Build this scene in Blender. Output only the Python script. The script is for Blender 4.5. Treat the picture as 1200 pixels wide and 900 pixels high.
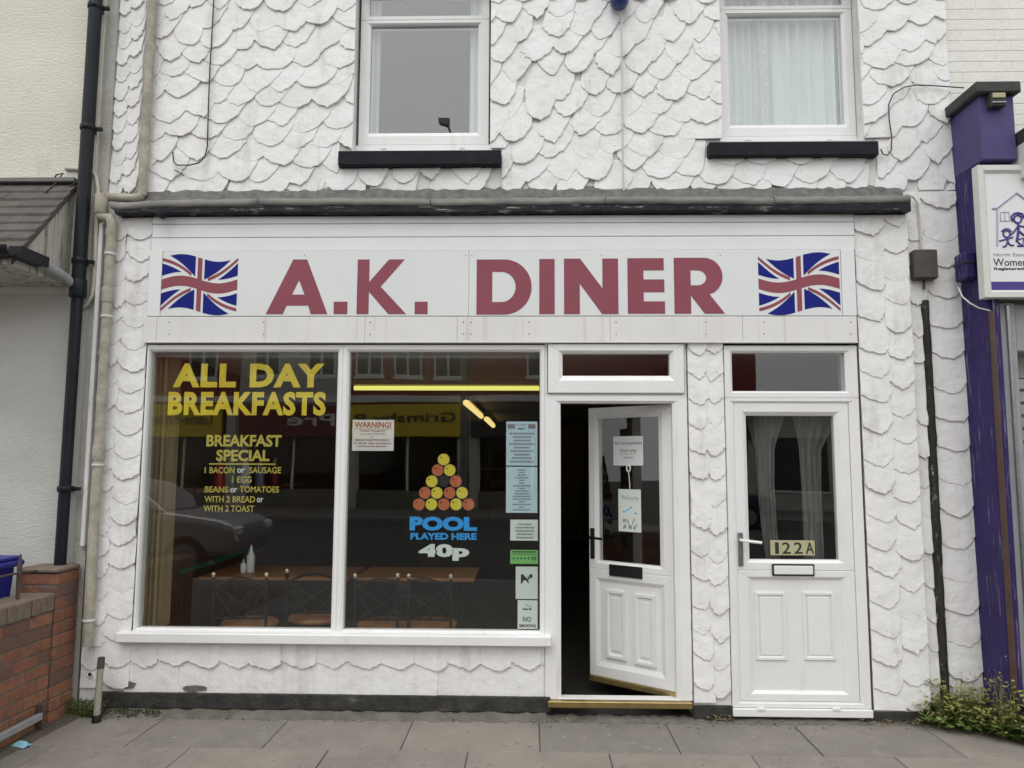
import bpy, bmesh, math, random
from mathutils import Vector, Matrix
random.seed(7)
R_ = math.radians
for o in list(bpy.data.objects): bpy.data.objects.remove(o, do_unlink=True)
S = bpy.context.scene
COL = S.collection

# ---------------------------------------------------------------- camera
YAW, PITCH, ROLL, FPX, CZ, CD = R_(-1.41), R_(5.81), R_(0.226), 900.0, 1.60, 5.0
cy, sy, cp, sp = math.cos(YAW), math.sin(YAW), math.cos(PITCH), math.sin(PITCH)
FW = Vector((sy*cp, cy*cp, sp)); RT = Vector((cy, -sy, 0)); UP = RT.cross(FW)
RT, UP = (math.cos(ROLL)*RT + math.sin(ROLL)*UP), (-math.sin(ROLL)*RT + math.cos(ROLL)*UP)
cam = bpy.data.cameras.new('camera'); co = bpy.data.objects.new('camera', cam); COL.objects.link(co)
m = Matrix.Identity(4)
for i in range(3): m[i][0], m[i][1], m[i][2] = RT[i], UP[i], -FW[i]
m[0][3], m[1][3], m[2][3] = 0, -CD, CZ
co.matrix_world = m
cam.sensor_fit = 'HORIZONTAL'; cam.sensor_width = 36; cam.lens = 27.0; cam.clip_start = 0.05; cam.clip_end = 500
S.camera = co

# ---------------------------------------------------------------- overcast daylight
SUN_EL, SUN_ROT = R_(58), R_(195)
w = bpy.data.worlds.new('World'); S.world = w; w.use_nodes = True
nt = w.node_tree; nt.nodes.clear()
sky = nt.nodes.new('ShaderNodeTexSky'); sky.sky_type = 'NISHITA'; sky.sun_disc = False
sky.sun_elevation = SUN_EL; sky.sun_rotation = SUN_ROT
sky.air_density = 1.0; sky.dust_density = 6.0; sky.ozone_density = 1.0
hs = nt.nodes.new('ShaderNodeHueSaturation'); hs.inputs['Saturation'].default_value = 0.12
bg = nt.nodes.new('ShaderNodeBackground'); bg.inputs['Strength'].default_value = 0.125
ow = nt.nodes.new('ShaderNodeOutputWorld')
ov = nt.nodes.new('ShaderNodeMixRGB'); ov.inputs['Fac'].default_value = 0.80; ov.inputs['Color2'].default_value = (9.6, 9.75, 9.85, 1)   # even cloud layer over the clear sky
nt.links.new(sky.outputs[0], hs.inputs['Color']); nt.links.new(hs.outputs[0], ov.inputs['Color1']); nt.links.new(ov.outputs[0], bg.inputs[0]); nt.links.new(bg.outputs[0], ow.inputs[0])
sl = bpy.data.lights.new('sun', 'SUN'); sl.energy = 0.55; sl.angle = R_(35); sl.color = (1.0, 0.97, 0.93)
so = bpy.data.objects.new('sun', sl); COL.objects.link(so)
sd = Vector((math.sin(SUN_ROT)*math.cos(SUN_EL), math.cos(SUN_ROT)*math.cos(SUN_EL), math.sin(SUN_EL)))
so.rotation_euler = sd.to_track_quat('Z', 'Y').to_euler(); so.location = (0, -8, 12)
vs = S.view_settings; vs.view_transform = 'Standard'; vs.look = 'None'; vs.gamma = 1; vs.exposure = 0.30
vs.use_curve_mapping = False

# ---------------------------------------------------------------- survey helpers: a sight line met with a real plane
def ray(px, py): return (px-600)/FPX*RT - (py-450)/FPX*UP + FW
def P(px, py, Y=0.0):
    r = ray(px, py); t = (Y+CD)/r.y
    return r.x*t, CZ+r.z*t
def PX(px, py, Y=0.0): return P(px, py, Y)[0]
def PZ(px, py, Y=0.0): return P(px, py, Y)[1]
def RC(l, t, r, b, Y=0.0):                       # x0,x1,z0,z1 of an upright rectangle on plane Y
    my, mx = (t+b)/2, (l+r)/2
    return PX(l, my, Y), PX(r, my, Y), PZ(mx, b, Y), PZ(mx, t, Y)
def onx(px, py, x):                              # on the plane x = const: (Y, z)
    r = ray(px, py); t = x/r.x
    return -CD + r.y*t, CZ + r.z*t

# ---------------------------------------------------------------- mesh helpers
class MB:
    def __init__(s, xf=None): s.v = []; s.f = []; s.sm = []; s.xf = xf
    def add(s, vs, fs, smooth=False):
        b = len(s.v); s.v += [tuple(p) for p in vs]
        for f in fs: s.f.append([b+i for i in f]); s.sm.append(smooth)
        return s
    def box(s, x0, x1, y0, y1, z0, z1):
        return s.add([(x0,y0,z0),(x1,y0,z0),(x1,y1,z0),(x0,y1,z0),(x0,y0,z1),(x1,y0,z1),(x1,y1,z1),(x0,y1,z1)],
                     [(0,3,2,1),(4,5,6,7),(0,1,5,4),(1,2,6,5),(2,3,7,6),(3,0,4,7)])
    def bbox(s, x0, x1, y0, y1, z0, z1, b=0.004):     # box with chamfered edges
        b = min(b, (x1-x0)*.3, (y1-y0)*.3, (z1-z0)*.3)
        bm = bmesh.new()
        for x in (x0, x1):
            for y in (y0, y1):
                for z in (z0, z1): bm.verts.new((x, y, z))
        bmesh.ops.convex_hull(bm, input=bm.verts)
        bmesh.ops.dissolve_limit(bm, angle_limit=0.01, verts=bm.verts, edges=bm.edges)
        bmesh.ops.bevel(bm, geom=list(bm.edges), offset=b, segments=1, affect='EDGES')
        bm.verts.index_update()
        s.add([v.co[:] for v in bm.verts], [[v.index for v in f.verts] for f in bm.faces]); bm.free(); return s
    def prism(s, poly, y0, y1):                       # poly in xz, extruded along y
        n = len(poly)
        vs = [(x, y0, z) for x, z in poly] + [(x, y1, z) for x, z in poly]
        fs = [list(range(n)), list(range(2*n-1, n-1, -1))] + [(i, n+i, n+(i+1) % n, (i+1) % n) for i in range(n)]
        return s.add(vs, fs)
    def prismx(s, poly, x0, x1):                      # poly in yz, extruded along x
        n = len(poly)
        vs = [(x0, y, z) for y, z in poly] + [(x1, y, z) for y, z in poly]
        fs = [list(range(n)), list(range(2*n-1, n-1, -1))] + [(i, n+i, n+(i+1) % n, (i+1) % n) for i in range(n)]
        return s.add(vs, fs)
    def tube(s, pts, r, n=10, caps=True, closed=False):
        pts = [Vector(p) for p in pts]; rs = r if isinstance(r, (list, tuple)) else [r]*len(pts)
        rings = []; prev = None
        for i, p in enumerate(pts):
            if closed: d = pts[(i+1) % len(pts)]-pts[i-1]
            elif i == 0: d = pts[1]-p
            elif i == len(pts)-1: d = p-pts[i-1]
            else: d = (pts[i+1]-p).normalized()+(p-pts[i-1]).normalized()
            if d.length < 1e-9: d = Vector((0, 0, 1))
            d.normalize()
            if prev is None:
                a = Vector((0, 0, 1)) if abs(d.z) < .9 else Vector((1, 0, 0)); u = d.cross(a).normalized()
            else:
                u = prev-d*prev.dot(d); u.normalize()
            prev = u; v = d.cross(u)
            rings.append([p+(u*math.cos(2*math.pi*k/n)+v*math.sin(2*math.pi*k/n))*rs[i] for k in range(n)])
        vs = [q for g in rings for q in g]; fs = []
        m = len(pts)
        for i in range(m if closed else m-1):
            j = (i+1) % m
            for k in range(n): fs.append((i*n+k, i*n+(k+1) % n, j*n+(k+1) % n, j*n+k))
        s.add(vs, fs, True)
        if caps and not closed:
            s.add(rings[0], [list(range(n-1, -1, -1))]); s.add(rings[-1], [list(range(n))])
        return s
    def lathe(s, prof, c, n=16, axis='z'):            # prof [(r,h)]
        vs = []
        for r, h in prof:
            for k in range(n):
                a = 2*math.pi*k/n; ca, sa = math.cos(a)*r, math.sin(a)*r
                vs.append((c[0]+ca, c[1]+sa, c[2]+h) if axis == 'z' else ((c[0]+ca, c[1]+h, c[2]+sa) if axis == 'y' else (c[0]+h, c[1]+ca, c[2]+sa)))
        fs = []
        for i in range(len(prof)-1):
            for k in range(n): fs.append((i*n+k, i*n+(k+1) % n, (i+1)*n+(k+1) % n, (i+1)*n+k))
        s.add(vs, fs, True); 
        s.add(vs[:n], [list(range(n))]); s.add(vs[-n:], [list(range(n))]); return s
    def disc(s, x, z, y0, y1, r, n=20):
        return s.prism([(x+math.cos(2*math.pi*k/n)*r, z+math.sin(2*math.pi*k/n)*r) for k in range(n)], y0, y1)
    def frame(s, x0, x1, z0, z1, w, yf, yb, bead=.014, gap=.0006, ww=None):   # four mitred uPVC members
        wl, wr, wb, wt = ww if ww else (w, w, w, w)
        prof = [(0, yb), (0, yf+.003), (.06, yf), (.70, yf), (.76, yf+.003), (1, yf+bead), (1, yb)]
        for side in range(4):
            vs = []
            for i, y in prof:
                a0, a1, b0, b1 = x0+i*wl, x1-i*wr, z0+i*wb, z1-i*wt
                e = {0: ((a0+gap, b0), (a1-gap, b0)), 1: ((a1, b0+gap), (a1, b1-gap)), 2: ((a1-gap, b1), (a0+gap, b1)), 3: ((a0, b1-gap), (a0, b0+gap))}[side]
                vs += [(e[0][0], y, e[0][1]), (e[1][0], y, e[1][1])]
            n = len(prof)
            s.add(vs, [(2*i, 2*i+1, 2*((i+1) % n)+1, 2*((i+1) % n)) for i in range(n)] + [[2*i for i in range(n)], [2*i+1 for i in range(n-1, -1, -1)]])
        return s
    def build(s, name, mat, parent=None, loc=None, fix=True, bevel=0):
        vs = [s.xf(v) for v in s.v] if s.xf else s.v
        me = bpy.data.meshes.new(name)
        if loc is None and parent is None and vs:
            xs, ys, zs = zip(*vs); loc = ((min(xs)+max(xs))/2, (min(ys)+max(ys))/2, min(zs))
        off = Vector(loc) if loc else Vector((0, 0, 0))
        base = WORLD.get(parent.name, Vector((0, 0, 0))) if parent else Vector((0, 0, 0))
        org = base+off if parent else off
        me.from_pydata([Vector(v)-org for v in vs], [], s.f)
        if fix:
            bm = bmesh.new(); bm.from_mesh(me); bmesh.ops.recalc_face_normals(bm, faces=bm.faces); bm.to_mesh(me); bm.free()
        me.polygons.foreach_set('use_smooth', s.sm)
        me.materials.append(M[mat] if isinstance(mat, str) else mat)
        o = bpy.data.objects.new(name, me); COL.objects.link(o)
        o.location = off; o.parent = parent
        WORLD[o.name] = org
        if bevel:
            b = o.modifiers.new('bevel', 'BEVEL'); b.width = bevel; b.segments = 2; b.limit_method = 'ANGLE'; b.angle_limit = R_(40)
        return o
WORLD = {}
def tag(o, label, cat, group=None, kind=None):
    o['label'] = label; o['category'] = cat
    if group: o['group'] = group
    if kind: o['kind'] = kind
    return o
def thing(name, loc, label, cat, group=None):
    o = bpy.data.objects.new(name, None); COL.objects.link(o); o.location = loc; o.empty_display_size = .1
    WORLD[o.name] = Vector(loc)
    return tag(o, label, cat, group)
def struct(o): o['kind'] = 'structure'; return o
def copy_tree(o, parent=None):
    c = o.copy(); COL.objects.link(c); c.parent = parent
    for ch in list(o.children): copy_tree(ch, c)
    return c
def text_mb(body, x0, x1, z0, z1, y, t=.0012, bold=0.0, xf=None, spacing=1.0, shear=0.0, res=3, keep=False):
    cu = bpy.data.curves.new('txt', 'FONT'); cu.body = body; cu.size = 1; cu.offset = bold; cu.resolution_u = res
    cu.space_character = spacing; cu.shear = shear; cu.fill_mode = 'BOTH' if t else 'FRONT'; cu.extrude = .01 if t else 0
    o = bpy.data.objects.new('txt', cu); COL.objects.link(o)
    dg = bpy.context.evaluated_depsgraph_get(); dg.update()
    me = bpy.data.meshes.new_from_object(o.evaluated_get(dg))
    vs = [v.co.copy() for v in me.vertices]; fs = [list(p.vertices) for p in me.polygons]
    bpy.data.objects.remove(o); bpy.data.curves.remove(cu); bpy.data.meshes.remove(me)
    xs = [v.x for v in vs]; ys = [v.y for v in vs]
    a0, a1, b0, b1 = min(xs), max(xs), min(ys), max(ys)
    sx = (x1-x0)/(a1-a0); sz = (z1-z0)/(b1-b0)
    if keep: sx = math.copysign(min(abs(sx), sz*keep), sx)
    mb = MB(xf)
    return mb.add([(x0+(v.x-a0)*sx, y-(t if v.z > 0 else 0), z0+(v.y-b0)*sz) for v in vs], fs)

# ---------------------------------------------------------------- procedural materials
M = {}
def lin(c): return tuple((u/12.92 if u <= .04045 else ((u+.055)/1.055)**2.4) for u in c)
def mat(name, col, rough=.6, col2=None, scale=8, detail=6, bump=0, bscale=60, metal=0, spec=.5, contrast=(.35, .7), dist=.01, stretch=(1, 1, 1), stain=None, rings=0, spots=None):
    mt = bpy.data.materials.new(name); mt.use_nodes = True; t = mt.node_tree; L = t.links.new
    b = t.nodes['Principled BSDF']; b.inputs['Roughness'].default_value = rough; b.inputs['Metallic'].default_value = metal
    b.inputs['Specular IOR Level'].default_value = spec
    b.inputs['Base Color'].default_value = (*col, 1)
    tc = t.nodes.new('ShaderNodeTexCoord'); geo = t.nodes.new('ShaderNodeNewGeometry'); mp = t.nodes.new('ShaderNodeMapping')
    mp.inputs['Scale'].default_value = stretch; L(geo.outputs['Position'], mp.inputs['Vector'])
    cur = None
    if col2:
        n = t.nodes.new('ShaderNodeTexNoise'); n.inputs['Scale'].default_value = scale; n.inputs['Detail'].default_value = detail; n.inputs['Roughness'].default_value = .62
        L(mp.outputs[0], n.inputs['Vector'])
        r = t.nodes.new('ShaderNodeValToRGB'); r.color_ramp.elements[0].position = contrast[0]; r.color_ramp.elements[1].position = contrast[1]
        r.color_ramp.elements[0].color = (*col, 1); r.color_ramp.elements[1].color = (*col2, 1)
        L(n.outputs['Fac'], r.inputs[0]); cur = r.outputs[0]
    if stain:                                        # (colour, scale vec, threshold, amount)
        sc, sv, th, am = stain
        m2 = t.nodes.new('ShaderNodeMapping'); m2.inputs['Scale'].default_value = sv; L(geo.outputs['Position'], m2.inputs['Vector'])
        n2 = t.nodes.new('ShaderNodeTexNoise'); n2.inputs['Scale'].default_value = 1; n2.inputs['Detail'].default_value = 8; n2.inputs['Roughness'].default_value = .7
        L(m2.outputs[0], n2.inputs['Vector'])
        mr = t.nodes.new('ShaderNodeMapRange'); mr.inputs[1].default_value = th; mr.inputs[2].default_value = th+.12; mr.inputs[4].default_value = am
        L(n2.outputs['Fac'], mr.inputs[0])
        mx = t.nodes.new('ShaderNodeMixRGB'); mx.inputs['Color2'].default_value = (*sc, 1)
        if cur: L(cur, mx.inputs['Color1'])
        else: mx.inputs['Color1'].default_value = (*col, 1)
        L(mr.outputs[0], mx.inputs['Fac']); cur = mx.outputs[0]
    if spots:                                        # (colour, scale, radius, amount) gum, chips and specks
        vo = t.nodes.new('ShaderNodeTexVoronoi'); vo.inputs['Scale'].default_value = spots[1]; L(geo.outputs['Position'], vo.inputs['Vector'])
        sx = t.nodes.new('ShaderNodeSeparateColor'); L(vo.outputs['Color'], sx.inputs[0])
        ra_ = t.nodes.new('ShaderNodeMath'); ra_.operation = 'MULTIPLY'; ra_.inputs[1].default_value = spots[2]; L(sx.outputs[0], ra_.inputs[0])
        lt = t.nodes.new('ShaderNodeMath'); lt.operation = 'LESS_THAN'; L(vo.outputs['Distance'], lt.inputs[0]); L(ra_.outputs[0], lt.inputs[1])
        am_ = t.nodes.new('ShaderNodeMath'); am_.operation = 'MULTIPLY'; am_.inputs[1].default_value = spots[3]; L(lt.outputs[0], am_.inputs[0])
        mx5 = t.nodes.new('ShaderNodeMixRGB'); mx5.inputs['Color2'].default_value = (*spots[0], 1); L(am_.outputs[0], mx5.inputs['Fac'])
        if cur: L(cur, mx5.inputs['Color1'])
        else: mx5.inputs['Color1'].default_value = (*col, 1)
        cur = mx5.outputs[0]
    if rings:                                        # faint curling water marks
        n4 = t.nodes.new('ShaderNodeTexNoise'); n4.inputs['Scale'].default_value = rings; n4.inputs['Detail'].default_value = 1.5; n4.inputs['Distortion'].default_value = .6
        L(geo.outputs['Position'], n4.inputs['Vector'])
        sb_ = t.nodes.new('ShaderNodeMath'); sb_.operation = 'SUBTRACT'; sb_.inputs[1].default_value = .52; ab = t.nodes.new('ShaderNodeMath'); ab.operation = 'ABSOLUTE'
        L(n4.outputs['Fac'], sb_.inputs[0]); L(sb_.outputs[0], ab.inputs[0])
        m4 = t.nodes.new('ShaderNodeMapRange'); m4.inputs[1].default_value = .0; m4.inputs[2].default_value = .035; m4.inputs[3].default_value = .13; m4.inputs[4].default_value = 0
        L(ab.outputs[0], m4.inputs[0])
        mx4 = t.nodes.new('ShaderNodeMixRGB'); mx4.inputs['Color2'].default_value = (.36, .34, .305, 1); L(cur, mx4.inputs['Color1']); L(m4.outputs[0], mx4.inputs['Fac']); cur = mx4.outputs[0]
    if cur: L(cur, b.inputs['Base Color'])
    if bump:
        n3 = t.nodes.new('ShaderNodeTexNoise'); n3.inputs['Scale'].default_value = bscale; n3.inputs['Detail'].default_value = 5
        L(mp.outputs[0], n3.inputs['Vector'])
        bp = t.nodes.new('ShaderNodeBump'); bp.inputs['Strength'].default_value = bump; bp.inputs['Distance'].default_value = dist
        L(n3.outputs['Fac'], bp.inputs['Height']); L(bp.outputs[0], b.inputs['Normal'])
    M[name] = mt; return mt
def glass(name, ior=2.0, tint=(.95, .965, .955), rough=0.0, wob=0.0):
    mt = bpy.data.materials.new(name); mt.use_nodes = True; t = mt.node_tree; t.nodes.clear(); L = t.links.new
    fr = t.nodes.new('ShaderNodeFresnel'); fr.inputs[0].default_value = ior
    tr = t.nodes.new('ShaderNodeBsdfTransparent'); tr.inputs[0].default_value = (*tint, 1)
    gl = t.nodes.new('ShaderNodeBsdfGlossy'); gl.inputs['Roughness'].default_value = rough
    if wob:
        ge = t.nodes.new('ShaderNodeNewGeometry'); n = t.nodes.new('ShaderNodeTexNoise'); n.inputs['Scale'].default_value = 1.6; n.inputs['Detail'].default_value = 0
        L(ge.outputs['Position'], n.inputs['Vector'])
        bp = t.nodes.new('ShaderNodeBump'); bp.inputs['Strength'].default_value = wob; bp.inputs['Distance'].default_value = .02
        L(n.outputs['Fac'], bp.inputs['Height']); L(bp.outputs[0], gl.inputs['Normal'])
    mx = t.nodes.new('ShaderNodeMixShader'); o = t.nodes.new('ShaderNodeOutputMaterial')
    gb = t.nodes.new('ShaderNodeNewGeometry'); iv = t.nodes.new('ShaderNodeMath'); iv.operation = 'SUBTRACT'; iv.inputs[0].default_value = 1; mu = t.nodes.new('ShaderNodeMath'); mu.operation = 'MULTIPLY'
    L(gb.outputs['Backfacing'], iv.inputs[1]); L(iv.outputs[0], mu.inputs[0]); L(fr.outputs[0], mu.inputs[1])   # the inner face only lets light through
    L(mu.outputs[0], mx.inputs[0]); L(tr.outputs[0], mx.inputs[1]); L(gl.outputs[0], mx.inputs[2]); L(mx.outputs[0], o.inputs[0])
    M[name] = mt
def emit(name, col, st):
    mt = bpy.data.materials.new(name); mt.use_nodes = True; b = mt.node_tree.nodes['Principled BSDF']
    b.inputs['Base Color'].default_value = (*col, 1); b.inputs['Emission Color'].default_value = (*col, 1); b.inputs['Emission Strength'].default_value = st
    M[name] = mt
glass('pane', wob=.05); glass('pane_up', 3.0, (.93, .955, .945), wob=.03); glass('car_glass', 1.6, (.3, .33, .33))
mat('scale', (.80, .795, .785), .65, (.70, .69, .665), 5, 8, .75, 15, contrast=(.42, .78), dist=.012, stain=((.47, .45, .41), (6.5, 6.5, 1.3), .545, .42), spots=((.30, .27, .23), 30, .13, .6))
mat('scale_back', (.74, .735, .72), .8, (.64, .63, .61), 9, 8, .5, 30)
mat('upvc', (.80, .80, .795), .36, (.735, .73, .715), 2.5, contrast=(.4, .8), stain=((.46, .43, .38), (9, 9, 1.0), .60, .35), spots=((.35, .32, .28), 60, .06, .5))
mat('upvc_door', (.80, .80, .79), .4, (.75, .745, .73), 3, stain=((.5, .47, .42), (7, 7, 1.5), .61, .35), spots=((.3, .28, .25), 50, .05, .5))
mat('sign_white', (.72, .745, .735), .28, (.68, .705, .70), 1.5)
mat('trim_white', (.74, .73, .72), .4, (.69, .68, .67), 3, stain=((.50, .43, .39), (18, 5, .45), .55, .5))
mat('clad', (.78, .78, .785), .3, (.74, .74, .745), 2)
mat('maroon', (.275, .078, .105), .45, (.25, .072, .096), 4, spec=.2)
mat('flagblue', (.008, .014, .19), .45, spec=.15); mat('flagred', (.27, .075, .095), .45, spec=.2)
mat('lead', (.14, .137, .13), .75, (.25, .238, .215), 9, 8, .5, 40, stretch=(.4, 1, 1))
mat('mortar_grey', (.11, .108, .104), .9, (.20, .196, .187), 20, 8, .8, 90)
mat('black_paint', (.008, .010, .014), .5, (.02, .022, .026), 10, 6, .25, 60, stain=((.55, .53, .5), (5, 8, 40), .565, .7), spec=.15)
mat('black_sill', (.007, .009, .013), .5, (.014, .016, .02), 12, 6, .2, 50, spec=.15)
mat('black_plastic', (.008, .010, .014), .45, (.016, .018, .022), 6, spec=.22)
mat('black_plinth', (.018, .017, .016), .7, (.05, .047, .042), 14, 8, .6, 60, stain=((.2, .19, .17), (5, 5, 14), .60, .6))
mat('dark_metal', (.02, .02, .02), .4, metal=.6); mat('steel', (.35, .35, .36), .35, (.25, .25, .25), 40, metal=.9)
mat('brass', (.42, .31, .12), .38, (.30, .22, .10), 14, metal=.85)
mat('old_pipe', (.42, .39, .32), .8, (.26, .24, .19), 14, 8, .5, 80, stain=((.62, .60, .54), (9, 9, 6), .60, .7))
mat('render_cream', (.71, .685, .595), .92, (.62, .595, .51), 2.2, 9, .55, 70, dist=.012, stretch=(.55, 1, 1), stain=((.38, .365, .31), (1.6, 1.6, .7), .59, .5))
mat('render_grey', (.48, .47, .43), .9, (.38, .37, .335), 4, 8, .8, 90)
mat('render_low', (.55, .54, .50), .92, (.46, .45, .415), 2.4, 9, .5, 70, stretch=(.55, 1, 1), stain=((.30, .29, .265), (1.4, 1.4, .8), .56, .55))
mat('conduit', (.52, .49, .42), .6, (.42, .40, .33), 12)
mat('tile', (.075, .066, .058), .85, (.12, .108, .094), 9, 8, .6, 50, stain=((.26, .25, .21), (14, 14, 14), .68, .6))
mat('peel_wood', (.50, .48, .43), .85, (.40, .38, .34), 12, 8, .7, 60, stain=((.17, .13, .09), (22, 22, 2.6), .50, .9))
mat('grey_gutter', (.30, .31, .32), .45, (.24, .25, .26), 9)
mat('brick_a', (.265, .112, .062), .92, (.18, .078, .05), 16, 8, .8, 60, stain=((.10, .078, .062), (7, 7, 11), .55, .8))
mat('brick_b', (.30, .135, .075), .92, (.21, .09, .055), 18, 8, .8, 60, stain=((.10, .08, .065), (8, 8, 11), .55, .8))
mat('brick_c', (.165, .085, .064), .9, (.15, .075, .058), 18, 8, .7, 70, stain=((.10, .09, .08), (8, 8, 9), .56, .7))
mat('coping_brick', (.20, .15, .115), .9, (.14, .11, .088), 22, 8, .8, 60, stain=((.20, .20, .16), (12, 12, 12), .55, .7))
mat('brick_mortar', (.12, .10, .085), .95, (.18, .155, .125), 20, 8, .8, 90)
mat('white_brick', (.78, .77, .72), .75, (.73, .72, .66), 6, 8, .4, 50); mat('white_mortar', (.76, .75, .70), .9, (.70, .69, .63), 9)
mat('purple', (.04, .026, .125), .6, (.028, .019, .085), 5, 8, .3, 40, stain=((.36, .34, .36), (34, 34, 3.0), .575, .7), spec=.2)
mat('purple_soft', (.085, .065, .185), .5, (.07, .054, .155), 4, spec=.25)
mat('lead_black', (.025, .026, .025), .7, (.05, .05, .048), 14, 8, .4, 60)
mat('sign_board', (.74, .745, .75), .4, (.71, .71, .71), 3); mat('sign_frame', (.66, .66, .62), .5, (.6, .6, .56), 5)
mat('ink_lilac', (.43, .42, .52), .6); mat('ink_purple', (.05, .03, .22), .5); mat('ink_black', (.02, .02, .02), .6); mat('ink_grey', (.24, .26, .27), .6)
mat('ink_red', (.36, .06, .05), .6); mat('ink_wine', (.26, .08, .10), .6)
mat('brown_box', (.055, .045, .035), .55, (.08, .066, .052), 15); mat('brown_pipe', (.06, .03, .022), .5, (.085, .045, .03), 12)
mat('dark_strip', (.024, .023, .02), .75, (.05, .048, .043), 18, 8, .4, 60, stain=((.7, .69, .66), (24, 24, 9), .60, .85), spec=.15)
mat('cable_black', (.03, .029, .027), .6); mat('cable_white', (.55, .54, .52), .6)
mat('alarm_blue', (.02, .045, .17), .35)
mat('flag_a', (.245, .222, .19), .9, (.195, .177, .152), 3.0, 9, .4, 120, stain=((.135, .12, .098), (3.6, 3.6, 1), .57, .6), rings=5.0, spots=((.12, .11, .095), 16, .22, .55))
mat('flag_b', (.265, .239, .205), .9, (.21, .19, .163), 3.4, 9, .4, 120, stain=((.145, .13, .106), (2.9, 2.9, 1), .57, .6), rings=6.0, spots=((.12, .11, .095), 14, .2, .55))
mat('flag_c', (.22, .20, .172), .9, (.18, .164, .141), 2.7, 9, .4, 120, stain=((.31, .28, .235), (4.5, 4.5, 1), .60, .5), rings=4.2, spots=((.4, .38, .34), 15, .18, .5))
mat('joint_dirt', (.11, .10, .083), .95, (.12, .11, .09), 20)
mat('concrete', (.17, .155, .13), .95, (.10, .092, .078), 9, 9, .9, 70, stain=((.05, .06, .025), (5, 5, 8), .58, .7))
mat('soil', (.07, .056, .04), .95, (.12, .1, .075), 30, 9, 1, 60)
mat('debris', (.10, .075, .05), .9, (.34, .30, .24), 60, 3, contrast=(.4, .6)); mat('moss', (.055, .075, .014), .9, (.095, .11, .025), 30); mat('moss_dark', (.02, .032, .008), .9, (.04, .055, .014), 30)
mat('weed_a', (.20, .215, .05), .7, (.26, .265, .085), 20); mat('weed_b', (.07, .12, .022), .7, (.10, .15, .03), 20); mat('weed_dry', (.24, .20, .10), .8, (.16, .12, .06), 20)
mat('weed_clover', (.045, .13, .02), .6, (.07, .17, .03), 20)
mat('bin_blue', (.018, .022, .26), .45, (.014, .018, .19), 4); mat('rust', (.09, .065, .05), .85, (.05, .04, .035), 30)
mat('post_grey', (.36, .34, .29), .7, (.26, .24, .20), 22, 8, .4, 60); mat('litter', (.16, .42, .55), .6, (.3, .55, .62), 60)
mat('vinyl_yellow', (.74, .57, .03), .5, (.62, .46, .025), 5); mat('vinyl_yellow_dim', (.50, .41, .07), .5)
mat('vinyl_blue', (.02, .33, .80), .5); mat('vinyl_white', (.68, .74, .70), .5); mat('ball_red', (.50, .13, .05), .5); mat('ball_yellow', (.68, .56, .05), .5)
mat('paper_blue', (.52, .66, .74), .8, (.47, .60, .68), 6); mat('paper_white', (.72, .76, .74), .8, (.66, .70, .68), 6); mat('paper_pink', (.72, .68, .66), .8); mat('paper_green', (.66, .72, .66), .8)
mat('sticker_green', (.19, .50, .14), .6); mat('number_plate', (.46, .45, .27), .6, (.38, .37, .21), 12)
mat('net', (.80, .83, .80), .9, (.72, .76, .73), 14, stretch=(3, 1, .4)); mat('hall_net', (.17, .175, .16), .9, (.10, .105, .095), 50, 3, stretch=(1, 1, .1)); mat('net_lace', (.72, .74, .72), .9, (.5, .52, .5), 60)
mat('room_dark', (.10, .075, .055), .8, (.07, .05, .035), 3); mat('room_cream', (.30, .26, .19), .8, (.24, .2, .15), 2); mat('room_floor', (.045, .04, .036), .5, (.03, .028, .025), 6)
mat('room_ceiling', (.42, .40, .34), .9); mat('room_brown', (.09, .045, .028), .6, (.06, .03, .02), 5)
mat('blind', (.22, .165, .085), .8, (.16, .115, .055), 40, 2, stretch=(1, 1, .02)); mat('blind2', (.28, .215, .12), .8)
mat('counter_green', (.03, .17, .115), .5); mat('table_wood', (.28, .12, .04), .4, (.19, .08, .028), 6, stretch=(.3, 3, 1)); mat('seat_wood', (.32, .135, .05), .5, (.24, .10, .04), 8)
mat('chair_metal', (.012, .010, .010), .6, spec=.15); mat('finial', (.6, .52, .36), .3, metal=.7)
mat('cup_lilac', (.38, .32, .55), .5); mat('box_white', (.6, .6, .58), .7); mat('sauce_red', (.4, .03, .02), .4); mat('bottle_white', (.7, .7, .68), .4); mat('cup_dark', (.12, .05, .04), .5)
emit('tube', (.86, .84, .20), .85); emit('tube_far', (.95, .72, .26), .95); mat('fitting', (.55, .5, .38), .5)
mat('asphalt', (.05, .05, .05), .9, (.065, .064, .062), 14, 8, .5, 160); mat('kerb', (.24, .23, .21), .9, (.19, .18, .165), 8); mat('far_paving', (.19, .18, .165), .9, (.15, .14, .13), 2)
mat('opp_brick', (.30, .062, .055), .9, (.24, .05, .044), 3); mat('opp_white', (.72, .72, .70), .7); mat('opp_dark', (.04, .04, .042), .4); mat('opp_yellow', (.70, .54, .03), .5); mat('opp_maroon', (.14, .025, .03), .5); mat('opp_render', (.50, .48, .43), .9, (.44, .42, .38), 2); mat('opp_slate', (.07, .07, .075), .8, (.1, .1, .1), 4); mat('opp_olive', (.16, .15, .10), .8)
mat('car_silver', (.36, .37, .38), .3, metal=.5); mat('car_navy', (.03, .04, .07), .3, metal=.3); mat('tyre', (.02, .02, .02), .9); mat('lamp_grey', (.17, .18, .19), .5, metal=.4)

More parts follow.
